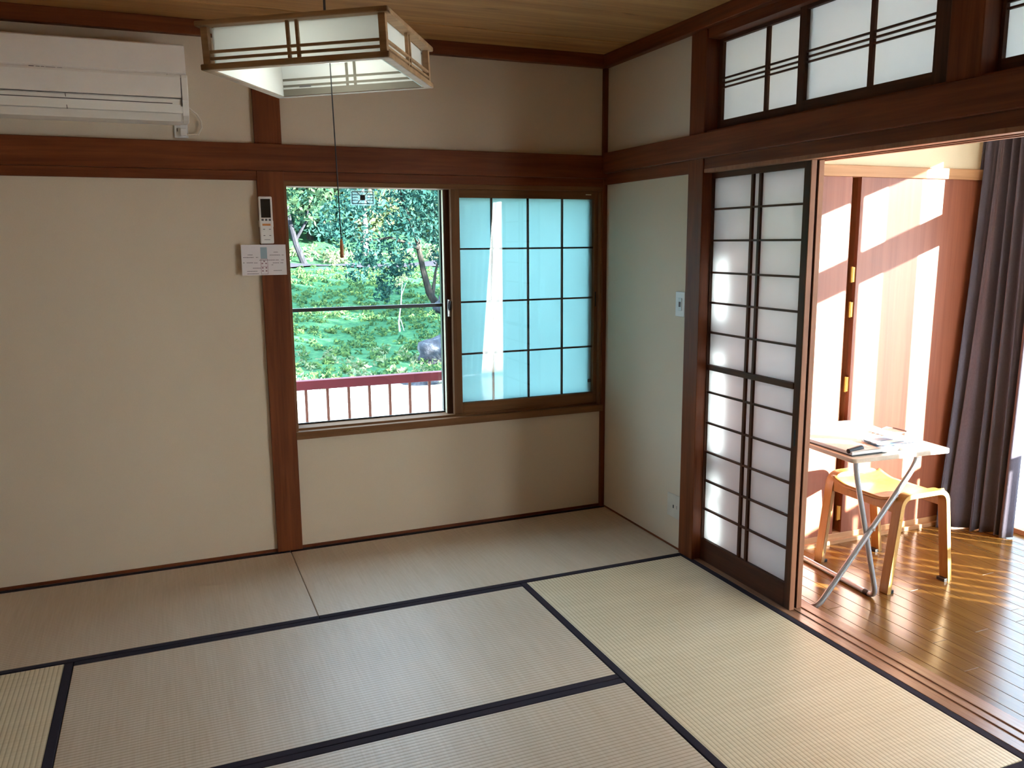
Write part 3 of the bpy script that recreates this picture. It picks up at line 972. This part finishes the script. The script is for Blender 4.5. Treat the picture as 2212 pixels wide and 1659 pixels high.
b.add([(-.05, -.214, .083), (-.047, -.214, .083), (-.036, -.178, .034), (-.039, -.178, .034)], [(0, 1, 2, 3)])
MB().prism([(-.2138, .0875), (-.2142, .0840), (-.1815, .0330), (-.1780, .0350)], 'x', -.044, -.0415).build('flap_joint', AC_GAP, ac)
MB().tube([(-2.115 + 2.5, -.02, -.025), (-2.085 + 2.5, -.028, -.033), (-2.05 + 2.5, -.026, -.030), (-2.032 + 2.5, -.022, .0), (-2.034 + 2.5, -.02, .030), (-2.05 + 2.5, -.03, .055), (-2.078 + 2.5, -.05, .075), (-2.094 + 2.5, -.06, .080)],
          .0042, 8).build('power_cord', CORD_W, ac, 0, True)
MB().box(-2.122 + 2.5, -2.096 + 2.5, -.032, -.012, -.038, -.006).build('plug', WHITE_PL, ac, .003)
for (ya, za, yb, zb, xr) in ((-.2138, 2.0905, -.2080, 2.0915, .024), (-.2080, 2.0690, -.2000, 2.0715, .06)):
    MB().box(ax0, ax1 - xr, min(ya, yb), max(ya, yb), min(za, zb) - 2.0 - .0004, max(za, zb) - 2.0).build('seam', AC_GAP, ac)
ol = thing('wall_outlet', 'small white outlet under the right end of the air conditioner', 'outlet', None, (-2.118, 0, 1.992))
MB().box(-.028, .028, -.010, 0, -.036, .030).build('plate', WHITE_PL, ol, .003)
MB().box(-.0175, -.0145, -.0105, -.0098, -.010, .004).build('slot', AC_GAP, ol)

# ================================================================== REMOTE AND NOTICE CARD ON THE PILLAR
rc = thing('remote_control', 'white air conditioner remote with dark screen hung on the pillar', 'remote control', None, (-1.7830, -.0205, 1.60))
def Rm(x0, x1, y0, y1, z0, z1, n, m_, bv=.001):
    return MB().box(x0, x1, y0, y1, z0, z1).build(n, m_, rc, bv)
Rm(-.0300, .0300, -.028, -.008, -.105, .107, 'body', WHITE_PL, .005)
Rm(-.0320, .0320, -.020, 0, -.030, .000, 'holder', WHITE_PL, .003)
Rm(-.0215, .0215, -.0286, -.0275, .012, .096, 'screen', BLACK_SCR, .0004)
for x in (-.016, 0, .016):
    Rm(x - .005, x + .005, -.0292, -.0278, -.002, .007, 'button', GREY_INK, .0005)
Rm(-.018, .018, -.0294, -.0278, -.024, -.015, 'button', ORANGE, .0005)['label'] = 'orange power button'
for x in (-.012, .014):
    for z in (-.040, -.068):
        Rm(x - .004, x + .004, -.0288, -.0278, z - .0015, z + .0015, 'button_mark', GREY_INK, 0)
Rm(-.013, .013, -.0288, -.0278, -.088, -.086, 'button_mark', GREY_INK, 0)
nc = thing('notice_card', 'white instruction card under the remote with a blue sketch', 'notice', None, (-1.8005, -.031, 1.421))
MB().box(-.0995, .0995, -.0006, .0006, -.0695, .0695).build('card', PAPER, nc, 0)
MB().box(-.0145, .0145, -.0012, -.0006, .006, .058).build('sketch_screen', BLUE_INK, nc)
b = MB()
for (x0, x1, z) in ((-.015, .015, .004), (-.015, .015, -.030), (-.015, .015, -.064)):
    b.box(x0, x1, -.0011, -.0006, z - .0008, z + .0008)
for x in (-.015, .015):
    b.box(x - .0008, x + .0008, -.0011, -.0006, -.064, .004)
for (x, z) in ((-.009, -.016), (.008, -.016), (-.008, -.036), (.008, -.036), (-.008, -.050), (.008, -.050), (0, -.006)):
    b.box(x - .0035, x + .0035, -.0011, -.0006, z - .003, z + .003)
b.build('sketch_keys', PINK_INK, nc)
b = MB()
rl = random.Random(3)
for (x0, x1, z) in ((-.072, -.050, .024), (-.092, -.046, .012), (-.036, -.026, .012), (-.094, -.086, -.012), (-.078, -.050, -.012), (-.045, -.030, -.013), (-.052, -.016, -.037),
                    (-.078, -.032, -.051), (-.078, -.026, -.062), (.044, .064, .035), (.026, .074, .022), (.080, .090, .022), (-.022, .050, -.001), (.052, .066, -.001), (.076, .088, -.001),
                    (.038, .066, -.014), (.072, .086, -.014), (.032, .040, -.023), (.040, .078, -.049)):
    x = x0
    while x < x1:
        w_ = rl.uniform(.003, .008)
        b.box(x, min(x + w_, x1), -.0010, -.0006, z - .0011, z + .0011)
        x += w_ + .0008
b.build('printed_lines', GREY_INK, nc)['kind'] = 'stuff'

# ================================================================== SWITCH AND OUTLET ON THE RIGHT WALL
sw = thing('light_switch', 'white light switch plate on the beige wall beside the pillar', 'light switch', None, (0, -.752, 1.20))
MB().box(-.010, 0, -.035, .040, -.058, .058).build('plate', WHITE_PL, sw, .003)
MB().box(-.0130, -.009, -.014, .014, -.030, .030).build('rocker', plain('greyish_rocker', (0.60, 0.63, 0.62, 1), .4), sw, .002)
MB().box(-.0136, -.0128, -.008, .008, -.012, .012).build('mark', GREY_INK, sw)
so_ = thing('wall_outlet', 'beige outlet plate low on the wall beside the pillar', 'outlet', None, (0, -.735, .212))
MB().box(-.008, 0, -.055, .055, -.058, .058).build('plate', plain('beige_plate', (0.60, 0.565, 0.49, 1), .5), so_, .003)
MB().box(-.0088, -.0075, -.004, .004, -.010, .006).build('socket_hole', BLACK_PL, so_)
MB().box(-.0088, -.0075, -.030, -.028, -.008, .008).build('slot', GREY_INK, so_)

# ================================================================== FOLDING TABLE
ta = math.radians(-4.0)
TX, TY = .580, -1.262
tb = thing('folding_table', 'small folding table with crossed grey tube legs by the closet', 'table', None, (TX, TY, FZ))
tb.rotation_euler = (0, 0, ta)
zt0, zt1 = .622, .642
W2, D2 = .255, .310
n = 6
out = []
for (cx, cy, a0) in ((W2 - .02, D2 - .02, 0), (-W2 + .02, D2 - .02, 90), (-W2 + .02, -D2 + .02, 180), (W2 - .02, -D2 + .02, 270)):
    for k in range(n + 1):
        a = math.radians(a0 + 90 * k / n)
        out.append((cx + .02 * math.cos(a), cy + .02 * math.sin(a)))
MB().prism(out, 'z', zt0, zt1).build('table_top', TABLE_W, tb, .003, False)
Rt = .0112
def arc(p, c, q, n=6):
    P, C, Q = Vector(p), Vector(c), Vector(q)
    return [P * (1 - t) ** 2 + C * 2 * t * (1 - t) + Q * t * t for t in [i / n for i in range(n + 1)]]
def leg_frame(xf, xt, yo, name):
    """U-shaped tube: bar on the floor along y at xf, two uprights leaning to xt under the top"""
    yf, yb = -yo, yo
    zf = Rt
    def up(y, sgn):
        foot = Vector((xf, y, zf))
        top = Vector((xt, y, zt0 - .030))
        d = (top - foot).normalized()
        lo = foot + d * .055
        hi = top - d * .085
        inn = Vector((xf, y + sgn * .045, zf))
        e = Vector((xt, y, zt0 - .002))
        return arc(inn, foot, lo) + [hi] + arc(hi, top, e)[1:]
    a = up(yf, 1)
    b_ = up(yb, -1)
    pts = list(reversed(a)) + b_
    return MB().tube(pts, Rt, 12).build(name, STEEL, tb, 0, True)
leg_frame(-.075, -.255 + .03, .292, 'leg_frame')
leg_frame(-.395, .055 + .02, .306, 'leg_frame')
for sy in (-1, 1):
    c = MB().tube([(-.135, sy * .280, .330), (-.135, sy * .322, .330)], .006, 8)
    c.build('pivot_bolt', CHROME, tb, 0, True)
for (x, y) in ((-.075, -.235), (-.075, .235)):
    MB().tube([(x, y - .012, Rt), (x, y + .012, Rt)], Rt + .0022, 12).build('foot_grip', BLACK_PL, tb, 0, True)

# things lying on the table (positions in table space)
ZT = FZ + zt1
def on_table(name, label, cat, x, y, rz=0.0, z=0.0):
    o = thing(name, label, cat, None, (0, 0, 0))
    M = Matrix.Translation((TX, TY, 0)) @ Matrix.Rotation(ta, 4, 'Z')
    p = M @ Vector((x, y, 0))
    o.location = (p.x, p.y, ZT + z + .0004)
    o.rotation_euler = (0, 0, ta + rz)
    return o
bd = on_table('ring_binder', 'open ring binder with black spine and white pages on the table', 'binder', -.115, -.115, math.radians(2))
MB().box(-.125, .135, -.160, .170, 0, .003).build('cover', BLACK_PL, bd, .001)
MB().box(-.118, .130, -.150, .160, .003, .016).build('page_stack', PAPER_W, bd, .001)
def sheet_fn(u, v):
    return (-.118 + .248 * u, -.152 + .312 * v, .0165 + .010 * math.sin(u * math.pi) * (0.4 + .6 * v))
MB().grid(sheet_fn, 10, 6).build('loose_page', PAPER_W, bd, 0, True)
sp = MB().tube([(-.122, -.152 + .02, .017), (-.075, -.128, .020), (-.045, -.122, .021)], [.010, .013, .014], 10)
sp.build('spine', BLACK_PL, bd, 0, True)
bf = on_table('document_folder', 'sky blue folder lying on the front of the open binder', 'folder', .020, -.205, math.radians(3), .0275)
MB().box(-.105, .085, -.060, .050, 0, .0025).build('cover', BLUE_PL, bf, .0008)
MB().box(-.098, .080, -.030, .046, .0026, .0050).build('paper_stack', PAPER_W, bf, .0005)
MB().box(-.100, .020, .000, .046, .0052, .0070).build('flap', BLUE_PL, bf, .0008)
ds = on_table('document_sheet', 'white sheet with faint print near the table front edge', 'paper', .140, .045, math.radians(-8))
MB().grid(lambda u, v: (-.105 + .21 * u, -.148 + .296 * v, .0006 + .004 * math.sin(u * 3.0) * v), 8, 8).build('sheet', PAPER_W, ds, 0, True)
b = MB()
for i in range(9):
    b.box(-.08, -.08 + rl.uniform(.06, .15), -.12 + i * .026, -.12 + i * .026 + .003, .0048, .0052)
b.build('printed_lines', plain('faint_ink', (0.55, 0.47, 0.45, 1), .7), ds)['kind'] = 'stuff'
cf = on_table('clear_file', 'clear plastic file with curled grey edge at the table right side', 'file', .165, -.010, math.radians(3), .0062)
MB().grid(lambda u, v: (-.02 + .10 * u, -.06 + .12 * v, .001 + .014 * u * u), 8, 4).build('file_sheet', plain('cloudy_plastic', (0.75, 0.78, 0.82, 1), .25), cf, 0, True)
MB().tube([(.080, -.060, .0155), (.080, .02, .0155)], .0035, 8).build('clip', GREY_INK, cf, 0, True)

# ================================================================== STOOL
sl = thing('stool', 'golden bentwood plywood stool standing under the folding table', 'stool', None, (.757, -1.308, FZ))
def stool_path(f0, f1, t0, t1, H):
    """inverted U through feet f0,f1 (x at floor) and shoulders t0,t1"""
    r = .05
    pts = [(f0, 0.0)]
    P0, C0 = Vector((f0, 0.0)), Vector((t0, H))
    d = (C0 - P0).normalized()
    a = C0 - d * r
    q = C0 + Vector((1, 0)) * r
    pts += [tuple(a * (1 - t) ** 2 + C0 * 2 * t * (1 - t) + q * t * t) for t in [i / 8 for i in range(9)]]
    P1, C1 = Vector((f1, 0.0)), Vector((t1, H))
    d = (C1 - P1).normalized()
    b_ = C1 - d * r
    q = C1 - Vector((1, 0)) * r
    pts += [tuple(q * (1 - t) ** 2 + C1 * 2 * t * (1 - t) + b_ * t * t) for t in [i / 8 for i in range(9)]]
    pts.append((f1, 0.0))
    return pts
HT = .428
for (y0, y1, sgn) in ((-.222, -.176, -1), (.176, .222, 1)):
    fr = MB().sweep_ribbon(stool_path(-.180, .184, -.128, .128, HT), 'y', y0, y1, .021).build('bent_leg_frame', STOOL_W, sl, .002, True)
    ye = y0 if sgn < 0 else y1
    MB().sweep_ribbon(stool_path(-.180, .184, -.128, .128, HT), 'y', min(ye, ye + sgn * .0012), max(ye, ye + sgn * .0012), .0205).build('ply_edge', STOOL_E, fr, 0, True)
    for x in (-.1665, .1700):
        b = MB().box(x - .017, x + .017, y0 + .002, y1 - .002, -.0005, .014)
        b.build('rubber_foot', BLACK_PL, fr, .001)
    for (x, z) in ((-.139, .300), (.140, .300)):
        MB().tube([(x, ye - sgn * .001, z + .03), (x, ye + sgn * .0022, z + .03)], .0045, 8).build('bolt_head', BRASS, fr, 0, True)
def seat_fn(u, v):
    x = -.150 + .300 * u
    y = -.185 + .370 * v
    e = abs(2 * v - 1)
    side = abs(2 * u - 1)
    z = .398 + .026 * max(0, (e - .5) / .5) ** 1.5 - .008 * (1 - side ** 2)
    return (x, y, z)
s_ = MB().grid(seat_fn, 16, 20).build('seat', STOOL_W, sl, 0, True)
m2 = s_.modifiers.new('thickness', 'SOLIDIFY')
m2.thickness = .012
m2.offset = 0
for x in (-.140, .132):
    MB().prism([(-.186, .420), (-.150, .402), (-.07, .386), (.07, .386), (.150, .402), (.186, .420), (.186, .352), (-.186, .352)], 'x', x, x + .012).build('side_rail', STOOL_W, sl, .002)

# ================================================================== OUTSIDE: deck, railing
dk = thing('deck', 'narrow timber deck outside the garden window', 'deck', None, (0, 0, 0))
i = 0
y = .21
while y < 1.10:
    box('deck_board', DECK_W, dk, -4.0, 3.2, y, y + .108, -.40, -.37, .002)
    y += .114
rl_ = thing('deck_railing', 'maroon railing with thin balusters outside the garden window', 'railing', None, (0, 1.0, -.37))
box('hand_rail', RAIL_RED, rl_, -4.0, 3.2, -.03, .03, .994, 1.050, .004)
box('lower_rail', RAIL_RED, rl_, -4.0, 3.2, -.012, .012, .05, .09, .002)
x = -1.488 - .1293 * 16
base_me = None
while x < 3.1:
    if base_me is None:
        o = MB().box(-.008, .008, -.008, .008, .09, .994).build('baluster', BAL_P, rl_, 0)
        base_me = o.data
    else:
        o = bpy.data.objects.new('baluster', base_me)
        COL.objects.link(o)
        o.parent = rl_
    o.location = (x, 0, 0)
    x += .1293
for x in (-3.95, 3.15):
    box('post', RAIL_RED, rl_, x - .03, x + .03, -.03, .03, 0, .994, .003)

# boarded parapet outside the sunroom, its gaps let thin streaks of sun onto the boards
bp_ = thing('deck_parapet', 'low boarded maroon parapet of the deck outside the sunroom', 'railing', None, (2.6, -3.6, -.5))
box('hand_rail', RAIL_RED, bp_, -.03, .03, -1.9, 1.5, 1.17, 1.22, .003)
box('lower_rail', RAIL_RED, bp_, -.02, .02, -1.9, 1.5, .05, .10, .003)
y = -1.88
slat_me = None
while y < 1.4:
    if slat_me is None:
        o = MB().box(-.010, .010, 0, .090, .02, 1.17).build('slat', RAIL_RED, bp_, 0)
        slat_me = o.data
    else:
        o = bpy.data.objects.new('slat', slat_me)
        COL.objects.link(o)
        o.parent = bp_
    o.location = (.030, y, 0)
    y += .128

# ================================================================== TERRAIN
def gz(x, y):
    pts = [(-60, -.60), (8, -.56), (12, -.42), (16, -.10), (21.0, .55), (22.0, .70), (25, .78), (27, 1.0), (34, 3.4), (45, 9.0), (70, 16)]
    for (a, za), (b_, zb) in zip(pts, pts[1:]):
        if y <= b_:
            t = max(0, (y - a) / (b_ - a))
            t = t * t * (3 - 2 * t) if a < 0 else t
            z = za + (zb - za) * t
            break
    else:
        z = pts[-1][1]
    z += .05 * math.sin(x * .8 + y * .3) * min(1, max(0, (y - 6) / 6)) + .04 * math.sin(x * 2.1 - y * 1.3) * min(1, max(0, (y - 8) / 6))
    return z
def terr(u, v):
    x = -45 + 100 * u
    y = -45 + 110 * v
    return (x, y, gz(x, y))
gr = MB().grid(terr, 160, 200).build('ground', GROUND, None, 0, True)
gr['kind'] = 'structure'
gr['label'] = 'lawn bank and pale gravel ground around the house'
rd = MB().grid(lambda u, v: (-40 + 90 * u, 22.2 + 2.6 * v, gz(-40 + 90 * u, 22.2 + 2.6 * v) + .04), 90, 3).build('road', ROAD, None, 0, True)
rd['kind'] = 'structure'
rd['label'] = 'grey lane crossing the wooded bank'

# leaf clouds -------------------------------------------------------
def leaf_mesh(name, centers, radii, count, size, material, parent, seed, flat=1.0, stuff=True):
    R = np.random.RandomState(seed)
    C = np.array(centers, float)
    rr = np.array(radii, float)
    wgt = rr ** 2 / (rr ** 2).sum()
    idx = R.choice(len(C), count, p=wgt)
    d = R.normal(size=(count, 3))
    d /= np.linalg.norm(d, axis=1)[:, None]
    rad = rr[idx] * R.uniform(.25, 1, count) ** .45
    p = C[idx] + d * rad[:, None] * np.array([1, 1, flat])
    a = R.normal(size=(count, 3))
    a /= np.linalg.norm(a, axis=1)[:, None]
    t = R.normal(size=(count, 3))
    b = np.cross(a, t)
    b /= np.linalg.norm(b, axis=1)[:, None]
    sz = size * R.uniform(.6, 1.35, count)[:, None]
    v = np.stack([p - a * sz, p + b * sz * .45, p + a * sz, p - b * sz * .45], 1).reshape(-1, 3)
    me = bpy.data.meshes.new(name)
    me.vertices.add(len(v))
    me.vertices.foreach_set('co', v.astype('f').ravel())
    me.loops.add(count * 4)
    me.loops.foreach_set('vertex_index', np.arange(count * 4, dtype='i'))
    me.polygons.add(count)
    me.polygons.foreach_set('loop_start', np.arange(0, count * 4, 4, dtype='i'))
    me.polygons.foreach_set('loop_total', np.full(count, 4, dtype='i'))
    me.update()
    me.validate()
    me.materials.append(material)
    o = bpy.data.objects.new(name, me)
    COL.objects.link(o)
    if parent:
        o.parent = parent
    if stuff:
        o['kind'] = 'stuff'
    return o

def tree(name, label, x, y, trunk_pts, trunk_r, blobs, count, size, leaf, bark, seed, group=None):
    """trunk_pts: list of branches, each a list of points relative to the foot"""
    z = gz(x, y)
    t = thing(name, label, 'tree', group, (x, y, z - .05))
    for k, br in enumerate(trunk_pts):
        r0 = trunk_r if k == 0 else trunk_r * .5
        rs = [r0 * (1 - .75 * i / (len(br) - 1)) for i in range(len(br))]
        MB().tube(br, rs, 8).build('trunk' if k == 0 else 'branch', bark, t, 0, True)
    leaf_mesh('foliage', [b[:3] for b in blobs], [b[3] for b in blobs], count, size, leaf, t, seed)
    return t

def crown(rs, n, h0, h1, spread):
    return [(rs.uniform(-spread, spread), rs.uniform(-spread, spread), rs.uniform(h0, h1), rs.uniform(.7, 1.3)) for _ in range(n)]

# named trees in the window
r_ = random.Random(21)
tree('tree', 'grey slanting tree at the left edge of the garden window view', 2.3, 25.3,
     [[(0, 0, 0), (-.25, 0, .7), (-.45, 0, 1.6), (-.55, 0, 2.6), (-.6, .2, 4.5)], [(-.28, 0, .8), (.15, 0, 1.5), (.25, 0, 2.2)], [(-.5, 0, 2.2), (.2, .2, 3.4), (.6, .3, 4.2)]],
     .12, crown(r_, 11, 2.2, 5.5, 1.6), 4500, .13, LEAF_A, BARK, 1)
tree('tree', 'slim pale birch in the middle of the garden window view', 4.85, 27.2,
     [[(0, 0, 0), (.02, 0, 1.2), (-.04, 0, 2.2), (.1, 0, 4.6)], [(0, 0, 1.9), (.5, .1, 3.0)]],
     .14, crown(r_, 8, 2.8, 5.5, 1.5), 2600, .12, LEAF_B, BARK_P, 2)
tree('tree', 'leaning dark tree on the near bank at the right of the window view', 3.85, 15.0,
     [[(0, 0, 0), (-.28, 0, .45), (-.42, 0, 1.0), (-.52, .1, 1.7), (-.8, .1, 2.5), (-1.1, .1, 3.3)], [(-.2, 0, .4), (-.1, .05, .95), (.1, .1, 1.6)], [(-.5, 0, 1.5), (-1.2, -.1, 1.75), (-1.9, -.1, 1.65)]],
     .10, [(-1.3, 0, 1.25, .45), (-1.0, -.2, 1.9, .5), (-.5, 0, 2.4, .6), (-.1, .1, 2.0, .5), (-1.7, 0, 1.5, .42), (-1.2, 0, .75, .35), (-.9, .1, 1.1, .35), (.1, 0, 1.4, .4), (-.3, 0, 3.0, .8), (-1.4, 0, .45, .22), (-2.2, 0, 2.1, .6), (-1.9, .1, 1.05, .35), (-.2, 0, 3.6, .8), (.4, 0, 2.6, .6), (-1.6, 0, 2.8, .7)],
     7500, .060, LEAF_B, BARK_D, 3)
tree('sapling', 'thin pale forked sapling on the sunny lawn behind the window', 2.30, 13.0,
     [[(0, 0, 0), (-.02, 0, .25), (.04, 0, .65), (.08, 0, 1.1)], [(.02, 0, .3), (.07, 0, .12), (.11, 0, -.03)], [(.05, 0, .8), (.16, 0, 1.05)]],
     .022, [(.1, 0, 1.15, .10), (.0, .05, 1.05, .08)], 60, .04, LEAF_C, wood('bleached_stem', (0.45, 0.43, 0.41, 1), (0.7, 0.68, 0.64, 1), 'z', 0.8, 0.1), 4)
# the wood behind the lane
kinds = [(LEAF_A, BARK, 'mid green'), (LEAF_C, BARK_P, 'yellow green'), (LEAF_B, BARK_D, 'blue green')]
NTH = ['first', 'second', 'third', 'fourth', 'fifth', 'sixth', 'seventh', 'eighth']
count_in = {}
def where(row, x, lo, hi):
    part = 'left' if x < lo else ('clear' if x < hi else 'frosted')
    k_ = (row, part)
    count_in[k_] = count_in.get(k_, 0) + 1
    n_ = NTH[count_in[k_] - 1]
    return {'left': '%s of those hidden by the pillar' % n_,
            'clear': '%s from the left in the clear pane' % n_,
            'frosted': '%s of those behind the frosted half' % n_}[part]
xx = -2.9
k = 0
while xx < 18:
    x, y = xx + r_.uniform(-.4, .4), 28.2 + r_.uniform(0, 1.6)
    lf, bk, nm = kinds[(k * 2 + k // 3 + 1) % 3]
    bl = crown(r_, 9, 1.2, 6.2, 1.5) + [(r_.uniform(-1, 1), -.6, r_.uniform(.5, 1.4), .8) for _ in range(3)]
    tree('tree', 'bushy %s tree behind the lane, %s' % (nm, where('near', x, 1.8, 8.6)), x, y,
         [[(0, 0, 0), (r_.uniform(-.2, .2), 0, 1.5), (r_.uniform(-.4, .4), 0, 3.2), (r_.uniform(-.6, .6), 0, 5.4)], [(0, 0, 1.6), (r_.uniform(-1, 1), .2, 3.0)]],
         .15, bl, 4600, .155, lf, bk, 100 + k, 'trees of the wood behind the lane')
    xx += 2.05
    k += 1
xx = -4.0
k = 0
while xx < 22:
    x, y = xx + r_.uniform(-.6, .6), 33 + r_.uniform(0, 3)
    lf, bk, nm = kinds[(k + k // 2) % 3]
    tree('tree', 'tall %s tree high on the slope, %s' % (nm, where('far', x, 2.2, 10.2)), x, y,
         [[(0, 0, 0), (r_.uniform(-.3, .3), 0, 2.5), (r_.uniform(-.6, .6), 0, 7)]],
         .2, [(r_.uniform(-2, 2), r_.uniform(-1.5, 1.5), r_.uniform(.8, 8), r_.uniform(1.1, 1.7)) for _ in range(12)], 2200, .22, lf, bk, 200 + k, 'tall trees high on the slope')
    xx += 3.0
    k += 1
# trees to the south-east whose shade falls across the lawn
for k, (x, y) in enumerate(((11.4, -.2), (12.6, 3.6), (11.2, 7.8))):
    tree('tree', ['broad shade tree out of view to the right, nearest the house', 'broad shade tree out of view to the right, middle one', 'broad shade tree out of view to the right, nearest the wood'][k], x, y,
         [[(0, 0, 0), (.1, 0, 2.0), (-.1, 0, 4.5)], [(0, 0, 2), (1.2, .3, 3.6)], [(0, 0, 2.2), (-1.1, -.2, 3.8)]],
         .22, [(r_.uniform(-2.2, 2.2), r_.uniform(-2.2, 2.2), r_.uniform(1.0, 5.0), r_.uniform(.6, 1.0)) for _ in range(8)], 2600, .16, LEAF_A, BARK, 300 + k)

# low plants and grass
def scatter_ground(name, label, cat, n, xr, yr, size, leaf, seed, hmax):
    R = np.random.RandomState(seed)
    cs = [(x, y, gz(x, y) + hmax * .3) for x, y in zip(R.uniform(xr[0], xr[1], n), R.uniform(yr[0], yr[1], n))]
    o = leaf_mesh(name, cs, [hmax] * n, n * 26, size, leaf, None, seed, .7)
    return tag(o, label, cat, None, 'stuff')
scatter_ground('grass', 'short uneven grass all over the sunny bank behind the house', 'grass', 2600, (-3.0, 11), (8.0, 22), .042, LEAF_G, 14, .10)
scatter_ground('weeds', 'pale leafy weeds at the edge of the lawn', 'weeds', 120, (-1.5, 5), (7.5, 11), .045, LEAF_C, 12, .12)
scatter_ground('undergrowth', 'bright undergrowth along the far side of the lane', 'undergrowth', 170, (-4, 16), (25.2, 27.6), .10, LEAF_C, 13, .35)

# rocks
def rock(label, x, y, z, sx, sy, sz, seed):
    bm = bmesh.new()
    bmesh.ops.create_icosphere(bm, subdivisions=3, radius=1)
    R = np.random.RandomState(seed)
    ph = R.uniform(0, 6, 6)
    for v in bm.verts:
        c = v.co
        k = 1 + .16 * math.sin(3 * c.x + ph[0]) * math.sin(2.6 * c.y + ph[1]) + .11 * math.sin(6 * c.z + ph[2] + 3 * c.x) + .06 * math.sin(9 * c.y + ph[3])
        v.co = Vector((c.x * k * sx, c.y * k * sy, max(-.6, c.z * k) * sz))
    me = bpy.data.meshes.new('rock')
    bm.to_mesh(me)
    bm.free()
    me.materials.append(STONE)
    o = bpy.data.objects.new('rock', me)
    COL.objects.link(o)
    o.location = (x, y, z)
    for p in me.polygons:
        p.use_smooth = True
    return tag(o, label, 'rock')
rock('sunlit grey boulder just above the railing in the window', 2.15, 9.6, gz(2.1, 9.6) + .15, .42, .32, .32, 5)
rock('dark boulder at the foot of the leaning tree', 4.0, 14.6, gz(4.0, 14.6) + .14, .40, .35, .30, 6)
rock('low dark stone seen between the railing balusters', 1.25, 7.7, gz(1.25, 7.7) + .02, .34, .2, .13, 8)
